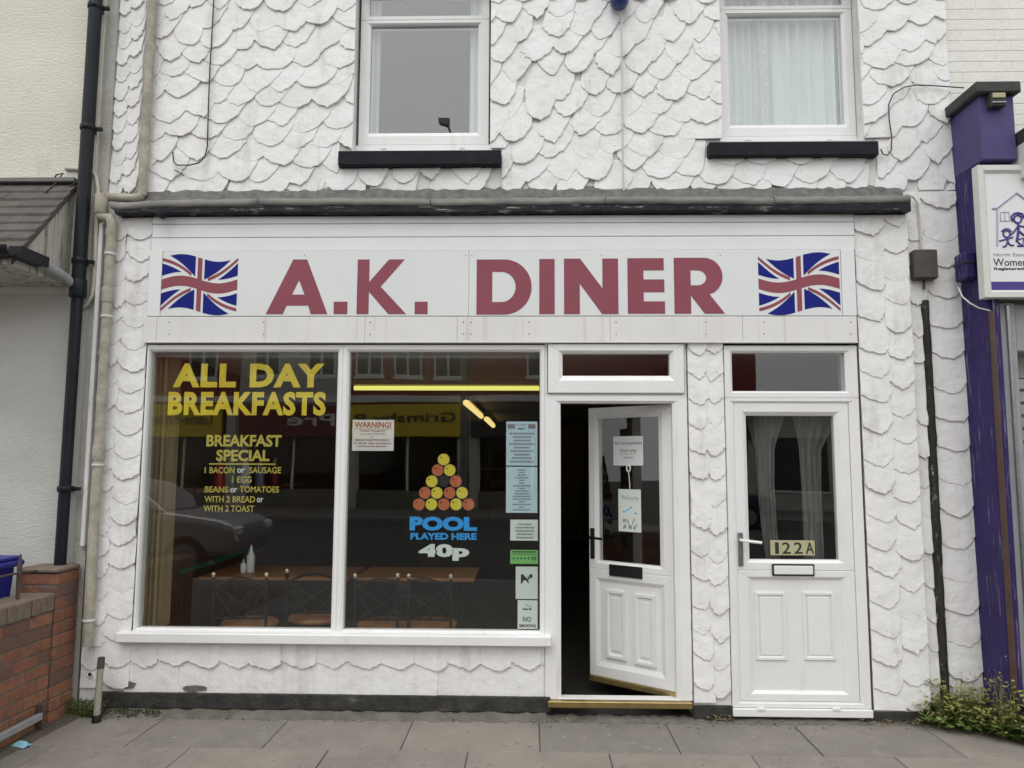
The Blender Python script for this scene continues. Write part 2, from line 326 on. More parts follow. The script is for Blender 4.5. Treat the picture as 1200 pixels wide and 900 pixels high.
# ================================================================ GROUND
WX = -2.93                                            # face of the brick garden wall
o = MB().box(-60, 60, -60, 60, -.5, -.14).build('road', 'asphalt'); struct(o)
pav = struct(MB().box(-30, 30, -5.6, 12, -.13, -.010).build('pavement', 'joint_dirt'))
rr = random.Random(3)
def flag_mesh(name, w, d):
    mb = MB().bbox(-w/2, w/2, -d/2, d/2, -.012, 0, .003); me = bpy.data.meshes.new(name); me.from_pydata(mb.v, [], mb.f); return me
fm = {}
def flag(x0, x1, y0, y1):
    g = .003; w_, d_ = round(x1-x0-2*g, 3), round(y1-y0-2*g, 3); k = (w_, d_, rr.choice('aabbc'))
    if k not in fm:
        fm[k] = flag_mesh('paving_slab', w_, d_); fm[k].materials.append(M['flag_'+k[2]])
    o = bpy.data.objects.new('paving_slab', fm[k]); COL.objects.link(o); o.parent = pav
    o.location = Vector(((x0+x1)/2, (y0+y1)/2, rr.uniform(-.0015, .0015)))-WORLD[pav.name]
    o.rotation_euler = (rr.uniform(-.002, .002), rr.uniform(-.002, .002), rr.uniform(-.002, .002))
ys = [-.02, -.553, -1.14, -1.73, -2.32, -2.91]
for k in range(5):
    off = .054 if k % 2 == 0 else -.345
    xs = [off+i*.78 for i in range(-5, 7)]
    xs = [x for x in xs if WX+.06 < x < 5.0]; xs = [WX+.005]+xs
    for a, b in zip(xs, xs[1:]):
        if b-a > .1: flag(a, b, ys[k+1], ys[k])
struct(MB().box(-30, 30, -5.6, -2.915, -.127, -.006).build('outer_pavement', 'far_paving'))
for i in range(-8, 9):
    struct(MB().bbox(i*.915, i*.915+.91, -5.75, -5.6, -.3, -.004, .012).build('kerb_stone', 'kerb', pav))
struct(MB().box(-40, 40, -22, -17.6, -.3, -.02).build('far_pavement', 'far_paving'))
struct(MB().box(-40, 40, -17.6, -17.45, -.3, -.016).build('far_kerb', 'kerb'))
struct(MB().box(-9, WX-.12, -5.0, 0, -.12, -.0).build('forecourt', 'concrete'))
# rough concrete fillet and dirt along the foot of the wall
def rough_strip(name, pts, mat_, parent=None, hz=.05, n=70, dep=.1, seed=1):
    r = random.Random(seed); mb = MB(); (xa, ya), (xb, yb) = pts; vs = []
    for i in range(n+1):
        t = i/n; x = xa+(xb-xa)*t; y = ya+(yb-ya)*t
        h = hz*(.7+.5*r.random()); d = dep*(.8+.4*r.random())
        vs += [(x, y, h), (x, y-d*.35, h*.75), (x, y-d*.75, h*.3+.004*r.random()), (x, y-d, -.02)]
    for i in range(n):
        for k in range(3): mb.f.append([i*4+k, i*4+k+1, i*4+5+k, i*4+4+k]); mb.sm.append(True)
    mb.v = vs
    return mb.build(name, mat_, parent)
struct(rough_strip('wall_foot_concrete', [(PX(120, 830, 0), .0), (PX(640, 830), .0)], 'concrete', hz=.05, dep=.085))
struct(rough_strip('wall_foot_concrete', [(PX(640, 830), .0), (PX(812, 830), .0)], 'concrete', hz=.03, dep=.075, n=30, seed=2))
struct(rough_strip('wall_foot_concrete', [(PX(812, 830), .0), (PX(1100, 830), .02)], 'concrete', hz=.02, dep=.08, n=40, seed=3))
mb = MB(); r = random.Random(8); N = 26; Q = 12
xa, xb = PX(1085, 850, -.05), 3.6
for j in range(Q+1):
    for i in range(N+1):
        x = xa+(xb-xa)*i/N; y = .05-(.13+.62*(i/N))*j/Q
        mb.v.append((x, y, .006+.03*r.random()*(1-j/Q)+.004*r.random() if j < Q else -.004))
for j in range(Q):
    for i in range(N): mb.f.append([j*(N+1)+i, j*(N+1)+i+1, (j+1)*(N+1)+i+1, (j+1)*(N+1)+i]); mb.sm.append(True)
struct(mb.build('soil_patch', 'soil'))
mb = MB(); N = 14
for j in range(9):
    for i in range(N+1):
        y = .0-1.2*i/N; x = WX+.10*j/8*(1.2-.5*i/N)
        mb.v.append((x, y, .012+.012*r.random()*(1-j/8) if j < 8 else -.003))
for j in range(8):
    for i in range(N): mb.f.append([j*(N+1)+i, j*(N+1)+i+1, (j+1)*(N+1)+i+1, (j+1)*(N+1)+i]); mb.sm.append(True)
struct(mb.build('soil_verge', 'soil'))

# ================================================================ DINER BUILDING
YU, YP = .05, .0                                      # upper wall face, shopfront pilaster face
XL, XR = PX(136, 100, YU), PX(1109, 60, YU)
ZB = PZ(600, 226, YU)                                 # where the flashing meets the wall
ZU = PZ(600, 248.5, -.09)                               # underside of the flashing board
diner = thing('diner_building', (0, .2, 0), 'white fish-scale rendered two-storey diner building with shopfront and two doors', 'building')
ZTOP = 5.6
# window openings of the upper floor
w1 = (PX(414, 80, YU), PX(577, 80, YU), PZ(490, 177, YU)); w2 = (PX(842, 80, YU), PX(1010, 80, YU), PZ(920, 165, YU)); WT = 5.0
mb = MB()
for a, b in ((XL, w1[0]), (w1[1], w2[0]), (w2[1], XR)): mb.box(a, b, YU, .32, ZU-.02, ZTOP)
for q in (w1, w2):
    mb.box(q[0], q[1], YU, .32, ZU-.02, q[2]); mb.box(q[0], q[1], YU, .32, WT, ZTOP)
mb.build('wall', 'scale_back', diner)
PLx = (PX(108, 560, YP), PX(167, 560, YP)); PMx = (PX(808, 610, YP), PX(852, 610, YP)); PRx = (PX(1012.5, 610, YP), PX(1079, 610, YP))
XS = PX(639, 600, YP)                                 # left side of the doorway
ZT = PZ(600, 400, -.03)
ZSILL = PZ(400, 750, 0)
Zpl = PZ(400, 814, 0)
zb_pl = .055
MB().box(PLx[0], PLx[1], YP, .32, .0, ZU).build('pilaster', 'scale_back', diner)
MB().box(PMx[0], PMx[1], YP, .32, .0, ZT+.02).build('pilaster', 'scale_back', diner)
MB().box(PRx[0], PRx[1], YP, .32, .0, ZU).build('pilaster', 'scale_back', diner)
MB().box(PRx[1], XR, YU, .32, .0, ZU-.02).build('wall', 'scale_back', diner)
MB().box(PLx[1], XS, YP, .30, .0, ZSILL).build('stall_riser', 'scale_back', diner)
# black painted plinth band
MB().bbox(PLx[0]+.12, XS+.03, -.024, .02, .045, PZ(400, 813, 0), .004).build('plinth', 'black_plinth', diner)
MB().bbox(PMx[0]-.005, PMx[1]+.004, -.018, .02, -.02, PZ(830, 826, 0), .004).build('plinth', 'black_plinth', diner)
MB().bbox(PRx[0]+.002, PRx[1]+.0, -.018, .02, -.02, PZ(1050, 834, 0), .004).build('plinth', 'black_plinth', diner)

# ---- trowelled scales -------------------------------------------------------
rs = random.Random(21)
SC = []
def clip_half(poly, f):
    out = []
    for i in range(len(poly)):
        a, b = poly[i], poly[(i+1) % len(poly)]; fa, fb = f(a), f(b)
        if fa >= 0: out.append(a)
        if fa*fb < 0:
            t = fa/(fa-fb); out.append((a[0]+(b[0]-a[0])*t, a[1]+(b[1]-a[1])*t))
    return out
def area(p): return abs(sum(p[i][0]*p[(i+1) % len(p)][1]-p[(i+1) % len(p)][0]*p[i][1] for i in range(len(p))))/2 if len(p) > 2 else 0
def scale(cx, tz, w, p, reg, yb, tip=.0, rl=.6, rr_=.8, top=1.95, rnd=.55, shear=0., t=.0185, tx=.007, obst=(), parent=None, base=.004):
    L = (-w/2, rl*p); T = (tip*w, 0); Rr = (w/2, rr_*p); low = []
    for a, c, b in ((L, (-w/2*.95, 0), T), (T, (w/2*.95, 0), Rr)):
        mid = ((a[0]+b[0])/2, (a[1]+b[1])/2); c = (mid[0]+(c[0]-mid[0])*rnd, mid[1]+(c[1]-mid[1])*rnd)
        for k in range(7):
            s = k/7; low.append(((1-s)**2*a[0]+2*s*(1-s)*c[0]+s*s*b[0], (1-s)**2*a[1]+2*s*(1-s)*c[1]+s*s*b[1]))
    ph = rs.random()*9
    pts = low+[Rr, (w/2, (rr_+top)/2*p), (w/2*.96, top*p), (0, top*p*1.01), (-w/2*.96, top*p), (-w/2, (rl+top)/2*p)]
    pts = [(x+(.0035*math.sin(ph+k*1.9)+rs.uniform(-.003, .003)), z+(.0035*math.sin(ph*2+k*2.3)+rs.uniform(-.003, .003))) for k, (x, z) in enumerate(pts)]
    poly = [(cx+x+shear*z, tz+z) for x, z in pts]
    x0, x1, z0, z1 = reg
    for f in (lambda q: q[0]-x0, lambda q: x1-q[0], lambda q: q[1]-z0, lambda q: z1-q[1]):
        poly = clip_half(poly, f)
        if len(poly) < 3: return
    for (a0, a1, b0, b1) in obst:
        xs = [q[0] for q in poly]; zs = [q[1] for q in poly]
        if max(xs) > a0 and min(xs) < a1 and max(zs) > b0 and min(zs) < b1:
            c = [clip_half(poly, f) for f in (lambda q: a0-q[0], lambda q: q[0]-a1, lambda q: b0-q[1], lambda q: q[1]-b1)]
            poly = max(c, key=area)
            if len(poly) < 3: return
    if area(poly) < .0012: return
    jt, jx, jb = t*rs.uniform(.75, 1.3), tx*rs.uniform(.4, 1.6), base+rs.uniform(-.002, .003)
    def fy(x, z, e=0.): return yb-max(.001, jb+jt*(1-(z-tz)/(2.05*p))+jx*((x-cx-shear*(z-tz))/w)-e)
    n = len(poly); mx = sum(q[0] for q in poly)/n; mz = sum(q[1] for q in poly)/n
    vs = []; ins = []
    for x, z in poly:
        d = math.hypot(x-mx, z-mz)+1e-6; k = max(.3, 1-.0045/d); ins.append((mx+(x-mx)*k, mz+(z-mz)*k))
    for x, z in poly:
        d = math.hypot(x-mx, z-mz)+1e-6; k = max(.3, 1-.010/d); vs.append((mx+(x-mx)*k, yb+.01, mz+(z-mz)*k))
    vs += [(x, fy(x, z, .0016+rs.uniform(-.0012, .0018)), z) for x, z in poly]
    vs += [(x, fy(x, z), z) for x, z in ins]
    vs += [(mx, fy(mx, mz, -.0015), mz)]
    fs = []; sm = []
    for i in range(n):
        j = (i+1) % n
        fs += [(i, j, n+j, n+i), (n+i, n+j, 2*n+j, 2*n+i), (2*n+i, 2*n+j, 3*n)]; sm += [False, False, False]
    vis = min(area(poly), w*p)
    SC.append((vis, vs, fs, sm))
obs = [(w1[0]+.012, w1[1]-.012, w1[2], 9), (w2[0]+.012, w2[1]-.012, w2[2], 9),
       (PX(396, 185, .0), PX(588, 185, .0), PZ(490, 196, .02), w1[2]+.01), (PX(831, 175, .0), PX(1030, 175, .0), PZ(930, 183, .02), w2[2]+.01)]
c, p, sh = .212, .140, .22
XP = PX(170, 100, YU)                                 # the old soil pipe divides off a narrow strip
k = 0; z = ZB-.07
while z < 4.95:
    off = (k*(c/2+sh*p)) % c; x = XP-c+off
    while x < XR+c:
        g = rs.gauss
        cc = c*(1+.0*rs.random())
        wx = .05*math.sin(2.3*x+1.9*z)+.03*math.sin(5.1*z-1.2*x); wz = .035*math.sin(1.9*x+.7)+.02*math.sin(4.3*x+3*z); wf = 1+.16*math.sin(1.7*x-2.2*z+1)
        scale(x+wx+g(0, .018), z+wz+g(0, .014), c*wf*rs.uniform(.98, 1.2), p*rs.uniform(.95, 1.2), (XP, XR, ZB, 9), YU, tip=rs.uniform(-.05, .24), rl=rs.uniform(.55, .85), rr_=rs.uniform(.8, 1.1), rnd=rs.uniform(.3, .9), shear=sh*rs.uniform(.3, 1.5), obst=obs)
        x += cc
    k += 1; z += p
k = 0; z = ZB-.06
while z < 4.95:
    for q in (0, 1):
        scale(XL+.045+q*.085+rs.gauss(0, .005), z+(q*.06)+rs.gauss(0, .008), .10, .12, (XL, XP, ZB, 9), YU, tip=rs.uniform(-.1, .1), rl=.5, rr_=.7, rnd=.6, shear=.05)
    z += .122
def column(x0, x1, z0, z1, pitch, splits, yb, tips, base=.004, rl=(.25, .4), rrr=(.3, .5), rnd=(.15, .6), t=.0185):
    xs = [x0]+[x0+(x1-x0)*s for s in splits]+[x1]
    for q, (a, b) in enumerate(zip(xs, xs[1:])):
        z = z0-pitch*rs.uniform(.2, .6)+(q % 2)*pitch*.45
        while z < z1:
            scale((a+b)/2+rs.gauss(0, .004), z+rs.gauss(0, .006), (b-a)*rs.uniform(1.04, 1.14), pitch, (x0, x1, z0, z1), yb, tip=tips[q]+rs.uniform(-.12, .12), rl=rs.uniform(*rl), rr_=rs.uniform(*rrr), top=1.6, rnd=rs.uniform(*rnd), t=t, tx=.003, base=base)
            z += pitch*rs.uniform(.9, 1.1)
column(PLx[0]+.004, PLx[1]-.012, PZ(130, 806, 0), ZU-.005, .145, (.44,), YP, (.1, .0), rl=(.35, .6), rrr=(.3, .5), rnd=(.3, .8))
column(PMx[0]+.004, PMx[1]-.004, PZ(830, 823, 0), ZT-.002, .165, (.52,), YP, (.2, -.1))
column(PRx[0]+.008, PRx[1]-.001, PZ(1050, 832, 0), ZU-.005, .185, (.52,), YP, (.22, .05))
xst = PX(1097, 600, YU)
column(PRx[1]+.002, XR, .05, ZB-.01, .205, (.34,), YU, (.0, .15), rnd=(.4, .9), rl=(.3, .5), rrr=(.35, .6))
# stall riser: two rows under the sill
zr = PZ(400, 784, 0); xw = .198
x = PLx[1]-.02
while x < XS+.1:
    ww = xw*rs.uniform(.9, 1.12)
    scale(x+ww/2, zr+rs.gauss(0, .004), ww*1.03, .12, (PLx[1]-.05, XS-.01, Zpl-.01, ZSILL+.02), YP, tip=rs.uniform(.05, .28), rl=rs.uniform(.28, .45), rr_=rs.uniform(.28, .4), top=1.6, rnd=rs.uniform(-.05, .3), t=.015, tx=.004, base=.005)
    scale(x+ww/2-.06, Zpl-.03+rs.gauss(0, .004), ww*1.05, .16, (PLx[1]-.05, XS-.01, Zpl+rs.uniform(-.004, .004), ZSILL), YP, tip=0, rl=.12, rr_=.12, top=1.6, rnd=.2, t=.004, tx=.005, base=.004)
    x += ww
SC.sort(key=lambda s: -s[0])
for vis, vs, fs, sm in SC[:300]:
    mb = MB(); mb.v = vs; mb.f = [list(f) for f in fs]; mb.sm = sm; mb.build('scale', 'scale', diner)
mb = MB()
for vis, vs, fs, sm in SC[300:]:
    b = len(mb.v); mb.v += vs; mb.f += [[b+i for i in f] for f in fs]; mb.sm += sm
if SC[300:]: mb.build('small_scales', 'scale', diner)['kind'] = 'stuff'
NSC = len(SC)

ZR = PZ(600, 231.5, -.085)
# bare patches where the render has broken away above the plinth
def bare(cx_, cy_, rx, ry, seed):
    r = random.Random(seed); pts = []
    for k in range(16):
        a = 2*math.pi*k/16; q = r.uniform(.78, 1.08); pts.append(P(cx_+math.cos(a)*rx*q, cy_+math.sin(a)*ry*q, -.02))
    MB().prism(pts, -.0195, .0).build('bare_patch', 'concrete', diner)
bare(139, 797, 11, 9, 1); bare(227, 807, 14, 4, 2); bare(150, 803, 9, 5, 4)
# ---- flashing band over the shopfront ---------------------------------------
xa, xb = PX(150, 235, -.05), PX(1063, 232, -.05)
r = random.Random(5); mb = MB(); n = 120; vs = []
for i in range(n+1):
    x = xa+(xb-xa)*i/n; h = r.uniform(-.010, .012)
    sag = -.014*math.exp(-((x-xa)/.25)**2)
    z0 = ZB-.002+sag
    vs += [(x, YU-.002, z0+.035+h), (x, YU-.030, z0+.010+h*.5), (x, -.015, ZR+.006+sag+h*.3), (x, -.062, ZR-.004+sag), (x, YU+.05, ZR-.03)]
for i in range(n):
    for kk in range(4): mb.f.append([i*5+kk, i*5+kk+1, i*5+6+kk, i*5+5+kk]); mb.sm.append(False)
mb.v = vs; mb.build('mortar_fillet', 'mortar_grey', diner)
seg = [xa-.09, xa+.9, xa+2.05, xa+3.2, xa+4.3, xb]
for i, (a, b) in enumerate(zip(seg, seg[1:])):
    mb = MB(); nn = 14; pr = []
    for q in range(nn+1):
        x = a+(b-a)*q/nn-(.004 if q == nn else 0); sag = -.014*math.exp(-((x-xa)/.25)**2)+r.uniform(-.005, .004)+.004*math.sin(x*3.1)
        zc = ZR-.032+sag
        pr += [(x, -.045, zc+.036), (x, -.075, zc+.034), (x, -.100, zc+.018), (x, -.106, zc-.004), (x, -.098, zc-.022), (x, -.03, zc-.020)]
    for q in range(nn):
        for kk in range(6): mb.f.append([q*6+kk, q*6+(kk+1) % 6, (q+1)*6+(kk+1) % 6, (q+1)*6+kk]); mb.sm.append(True)
    mb.f += [[0, 1, 2, 3, 4, 5], [nn*6+kk for kk in range(6)]]; mb.sm += [False, False]
    mb.v = pr; mb.build('lead_flashing', 'lead', diner)
mb = MB(); n = 90
for i in range(n+1):
    x = xa-.06+(xb-xa+.06)*i/n; a = r.uniform(-.004, .003)+.003*math.sin(x*2.3); b = r.uniform(-.004, .004)
    mb.v += [(x, .06, ZR-.045), (x, -.094+b, ZR-.046+b), (x, -.097+b, ZU+.004+a), (x, -.088, ZU+a), (x, .06, ZU+.002)]
for i in range(n):
    for kk in range(5): mb.f.append([i*5+kk, i*5+(kk+1) % 5, (i+1)*5+(kk+1) % 5, (i+1)*5+kk]); mb.sm.append(False)
mb.f += [[0, 1, 2, 3, 4], [n*5+kk for kk in range(5)]]; mb.sm += [False, False]
mb.build('fascia_board', 'black_paint', diner)
MB().tube([(xa+.21, -.06, ZU+.01), (xa+.25, -.10, ZU-.012), (xa+.285, -.13, ZU-.03)], .022, 10).build('gutter_stub', 'black_plastic', diner)

# ---- uPVC cladding, sign board and trim -------------------------------------
sx0, sx1 = PX(178, 275, -.03), PX(1001.5, 275, -.03)
zz = [PZ(600, 294, -.03), PZ(600, 277.5, -.03), PZ(600, 261.5, -.03), ZU-.002]
MB().box(sx0, sx1, .0, .30, PZ(600, 400, -.03), ZU).build('fascia_backing', 'room_dark', diner)
for a, b in zip(zz, zz[1:]): MB().bbox(sx0, sx1, -.03, -.001, a+.0025, b-.0005, .0035).build('cladding_board', 'clad', diner)
zl0, zl1 = PZ(600, 400, -.035), PZ(600, 371, -.035)
tx0, tx1 = PX(168, 385, -.035), PX(1004.5, 385, -.035)
cuts = [tx0, PX(184, 385, -.03), PX(428, 385, -.03), PX(536, 385, -.03), PX(715, 385, -.03), PX(870, 385, -.03), tx1]
for a, b in zip(cuts, cuts[1:]): MB().bbox(a+.0006, b-.0006, -.038, -.001, zl0, zl1, .003).build('trim_board', 'trim_white', diner)
def screw(px, py, Y): MB().lathe([(.0045, 0), (.0045, -.002), (.0025, -.0035)], (PX(px, py, Y), Y, PZ(px, py, Y)), 8, 'y').build('screw', 'steel', diner)
for px in (198.5, 309, 434, 543, 552, 620, 722, 827, 895, 997):
    screw(px, 377.5, -.038); screw(px, 391.5, -.038)
# drip cap under trim
MB().bbox(tx0+.01, tx1, -.045, -.001, zl0-.010, zl0-.0015, .002).build('drip_trim', 'upvc', diner)
# ---- the sign: white panels, letters, two printed flags
sign = thing('shop_sign', (PX(588, 370), -.03, PZ(588, 370)), 'long white shopfront sign with maroon A.K. DINER letters between two flags', 'sign')
px0, px1, pz0, pz1 = PX(189.5, 332, -.034), PX(986, 332, -.034), PZ(588, 370.3, -.034), PZ(588, 293.2, -.034)
xm = PX(549.5, 332, -.034)
MB().bbox(px0, xm-.0008, -.034, -.002, pz0+.001, pz1-.002, .002).build('panel', 'sign_white', sign)
MB().bbox(xm+.0008, px1, -.034, -.002, pz0+.001, pz1-.002, .002).build('panel', 'sign_white', sign)
MB().bbox(PX(174, 332, -.03), px0-.003, -.036, -.002, pz0, pz1, .003).build('end_trim', 'clad', sign)
MB().bbox(px1+.003, PX(1002.5, 332, -.03), -.036, -.002, pz0, pz1, .003).build('end_trim', 'clad', sign)
for px in (357, 546, 553, 705, 844): MB().lathe([(.004, 0), (.004, -.002), (.002, -.003)], (PX(px, 299, -.034), -.034, PZ(px, 299, -.034)), 8, 'y').build('screw', 'steel', sign)
def arc(cx, cz, rx, rz, a0, a1, n=12): return [(cx+math.cos(R_(a0+(a1-a0)*i/n))*rx, cz+math.sin(R_(a0+(a1-a0)*i/n))*rz) for i in range(n+1)]
GL = {
 'A': [[(0, 0), (.275, 0), (.335, .155), (.525, .155), (.525, .355), (.415, .355), (.525, .62), (.525, 1), (.42, 1)],
       [(1, 0), (.73, 0), (.685, .155), (.525, .155), (.525, .355), (.62, .355), (.525, .62), (.525, 1), (.645, 1)]],
 '.': [[(0, 0), (1, 0), (1, 1), (0, 1)]],
 'K': [[(0, 0), (.24, 0), (.24, .41), (.64, 0), (1, 0), (.475, .50), (.95, 1), (.635, 1), (.24, .585), (.24, 1), (0, 1)]],
 'I': [[(0, 0), (1, 0), (1, 1), (0, 1)]],
 'N': [[(0, 0), (.29, 0), (.29, .55), (.70, 0), (1, 0), (1, 1), (.71, 1), (.71, .46), (.30, 1), (0, 1)]],
 'E': [[(0, 0), (1, 0), (1, .22), (.43, .22), (.43, .385), (.99, .385), (.99, .615), (.43, .615), (.43, .78), (.98, .78), (.98, 1), (0, 1)]],
 'D': [[(0, 0), (.5, 0)]+arc(.5, .5, .5, .5, -90, 0)+[(.71, .5)]+arc(.45, .5, .26, .275, 0, -90)+[(.285, .225), (.285, .5), (0, .5)],
       [(0, .5), (.285, .5), (.285, .775)]+arc(.45, .5, .26, .275, 90, 0)+arc(.5, .5, .5, .5, 0, 90)+[(0, 1)]],
 'R': [[(0, 0), (.33, 0), (.33, .325), (.60, 0), (1, 0), (.70, .345)]+arc(.60, .665, .365, .335, -62, 0, 8)+[(.64, .64)]+arc(.46, .64, .18, .135, 0, -90, 8)+[(.33, .505), (.33, .64), (0, .64)],
       [(0, .64), (.33, .64), (.33, .775)]+arc(.46, .64, .18, .135, 90, 0, 8)+arc(.60, .665, .365, .335, 0, 90, 8)+[(0, 1)]],
}
for ch, l, r_, t_, b_ in (('A', 312.5, 384.5, 304, 368), ('.', 391, 407, 353.5, 368), ('K', 418.5, 476.5, 304, 368), ('.', 486, 501, 353.5, 368), ('D', 558.5, 623, 304, 368.5), ('I', 632, 650, 303.5, 368), ('N', 661, 724.5, 303, 368), ('E', 735.5, 779, 302.5, 367.5), ('R', 790, 849, 302, 367.5)):
    x0, x1, z0, z1 = RC(l, t_, r_, b_, -.036); mb = MB()
    for poly in GL[ch]: mb.prism([(x0+u*(x1-x0), z0+v*(z1-z0)) for u, v in poly], -.0362, -.0338)
    mb.build('letter', 'maroon', sign)
def union_flag(l, t_, r_, b_, mirror):
    x0, x1, z0, z1 = RC(l, t_, r_, b_, -.036)
    def W(u, v):
        if mirror: u = 1-u
        v = .06+.88*v
        v += .065*math.sin(2*math.pi*u)*(1 if not mirror else 1)*(-1 if mirror else 1)
        return (x0+u*(x1-x0), z0+v*(z1-z0))
    def strip(mb, u0, u1, lo, hi, n=12):
        vs = []; 
        for i in range(n+1):
            u = u0+(u1-u0)*i/n
            a, b = W(u, lo(u)), W(u, max(lo(u)+.002, hi(u)))
            vs += [(a[0], -.0356, a[1]), (b[0], -.0356, b[1])]
        for i in range(n): mb.f.append([len(mb.v)+2*i, len(mb.v)+2*i+1, len(mb.v)+2*i+3, len(mb.v)+2*i+2]); mb.sm.append(False)
        mb.v += vs
    bl, rd = MB(), MB()
    for fu in (0, 1):
        for fv in (0, 1):
            U = (lambda u: u) if not fu else (lambda u: 1-u)
            def go(mb, u0, u1, lo, hi):
                # defined for the top-left quarter, mirrored to the others
                a, b = (u0, u1) if not fu else (1-u1, 1-u0)
                if not fv: strip(mb, a, b, lambda u: lo(U(u)), lambda u: hi(U(u)))
                else: strip(mb, a, b, lambda u: 1-hi(U(u)), lambda u: 1-lo(U(u)))
            go(bl, .10, .44, lambda u: 1-(u-.10)*1.12, lambda u: 1.0)
            go(bl, .0, .255, lambda u: .665, lambda u: .90-u*.92)
            go(rd, .0, .39, lambda u: .945-u*.86, lambda u: min(1, 1.005-u*.86))
    strip(rd, .0, 1, lambda u: .405, lambda u: .595, 24); strip(rd, .47, .53, lambda u: 0, lambda u: .404, 3); strip(rd, .47, .53, lambda u: .596, lambda u: 1, 3)
    bl.build('flag_print', 'flagblue', sign, fix=False); rd.build('flag_print', 'flagred', sign, fix=False)
union_flag(189, 298, 278, 369, False); union_flag(889, 296, 984, 369, True)

# ---- dirty sealant lines where frames, sign and render meet
def seal(x, z0, z1, w_, mt, Y=-.008, seed=1):
    r = random.Random(seed); mb = MB(); n = 60
    for i in range(n+1):
        z = z0+(z1-z0)*i/n; a = x-w_/2+r.uniform(-.35, .2)*w_; b = x+w_/2+r.uniform(-.15, .15)*w_
        mb.v += [(a, .02, z), (a, Y, z), (b, Y, z), (b, .02, z)]
    for i in range(n):
        for kk in range(3): mb.f.append([i*4+kk, i*4+kk+1, i*4+5+kk, i*4+4+kk]); mb.sm.append(False)
    mb.build('sealant', mt, diner)
seal(PLx[1]-.010, ZSILL, ZT, .013, 'concrete', -.010, 1); seal(PRx[0]+.002, .03, ZT, .007, 'rust', -.010, 2); seal(PRx[0]+.001, ZT, ZU-.01, .006, 'rust', -.020, 3); seal(PLx[1]+.018, ZT, ZU-.01, .010, 'concrete', -.014, 4); seal(PMx[0]+.0, .06, ZT-.01, .006, 'concrete', -.012, 5)
# ---- shop window --------------------------------------------------------------
YF, YG = -.012, .022
win = MB().bbox(PX(137, 750, -.05), PX(646, 750, -.05), -.075, .02, PZ(400, 756, -.075), PZ(400, 744, -.075), .006).build('shop_window', 'upvc', diner)
win['label'] = 'white framed double shop window over a white sill'
fx0, fx1 = PLx[1]-.006, PX(638.5, 575, YF); fz0, fz1 = PZ(400, 745, YF)+.001, PZ(400, 404, YF)
a0, a1, b0, b1 = RC(170.6, 412.5, 393, 735.8, YG); c0, c1, _, _ = RC(406.6, 412.5, 632.6, 735.8, YG)
MB().frame(fx0, a1+.035, fz0, fz1, 0, YF, .06, ww=(a0-fx0, .035, b0-fz0, fz1-b1)).build('frame', 'upvc', win)
MB().frame(a1+.0355, fx1, fz0, fz1, 0, YF, .06, ww=(c0-a1-.0355, fx1-c1, b0-fz0, fz1-b1)).build('frame', 'upvc', win)
MB().box(a0-.008, a1+.008, YG, YG+.006, b0-.008, b1+.008).build('pane', 'pane', win)
MB().box(c0-.008, c1+.008, YG, YG+.006, b0-.008, b1+.008).build('pane', 'pane', win)
# vinyl lettering inside the left pane
YV = YG+.0105
def vinyl(body, l, t_, r_, b_, mt, bold=.02, sp=1.0, keep=False):
    x0, x1, z0, z1 = RC(l, t_, r_, b_, YV)
    return text_mb(body, x0, x1, z0, z1, YV, .0008, bold, None, sp, keep=keep).build('lettering', mt, win)
vinyl('ALL DAY', 203, 426, 380, 454, 'vinyl_yellow', .05, 1.15); vinyl('BREAKFASTS', 197, 459, 382, 487, 'vinyl_yellow', .045, 1.1)
vinyl('BREAKFAST', 242, 509.5, 330, 523.5, 'vinyl_yellow_dim', .035); vinyl('SPECIAL', 253.5, 527, 316, 540.5, 'vinyl_yellow_dim', .035)
x0, x1, z0, z1 = RC(245, 543, 323, 544.6, YV); MB().box(x0, x1, YV-.0008, YV, z0, z1).build('rule_line', 'vinyl_yellow_dim', win)
for l, r_, y_, b in ((240, 275, 551, '1 BACON'), (292, 329.5, 551, 'SAUSAGE'), (272, 295, 562, '1 EGG'), (240, 267.5, 573.5, 'BEANS'), (281, 327, 573.5, 'TOMATOES'), (239.5, 299, 585, 'WITH 2 BREAD'), (238.5, 298, 596, 'WITH 2 TOAST')):
    vinyl(b, l, y_-3.7, r_, y_+3.7, 'vinyl_yellow_dim', .018)
for l, r_, y_ in ((278, 287, 551.5), (270, 278, 574.5), (301, 308.5, 586)): vinyl('or', l, y_-2.6, r_, y_+2.6, 'vinyl_white', .02)
# pool balls and words on the right pane
balls = [(520, 538.5, 'y'), (513, 551, 'r'), (527, 551, 'y'), (506, 564, 'y'), (534, 564, 'r'), (498, 577.5, 'r'), (512, 577.5, 'y'), (527, 577.5, 'r'), (541.5, 577.5, 'y'), (491, 591, 'r'), (505.5, 591, 'y'), (520, 591, 'r'), (534.5, 591, 'y'), (549, 591, 'r')]
for bx_, by_, cc in balls+[(520, 564, 'k')]:
    x, z = P(bx_, by_, YV)
    bo = MB().disc(x, z, YV-.0008, YV, .0385).build('ball_decal', {'y': 'ball_yellow', 'r': 'ball_red', 'k': 'ink_black'}[cc], win)
    if cc != 'k': 
        ring = MB(); n = 24
        for q in range(n):
            a = 2*math.pi*q/n; ring.v += [(x+math.cos(a)*.038, YV-.0012, z+math.sin(a)*.038), (x+math.cos(a)*.0425, YV-.0012, z+math.sin(a)*.0425)]
        for q in range(n): ring.f.append([2*q, 2*q+1, 2*((q+1) % n)+1, 2*((q+1) % n)]); ring.sm.append(False)
        ring.disc(x-.018, z+.012, YV-.0014, YV-.001, .0055, 8)
        ring.build('ball_outline', 'ink_black', win, fix=False)
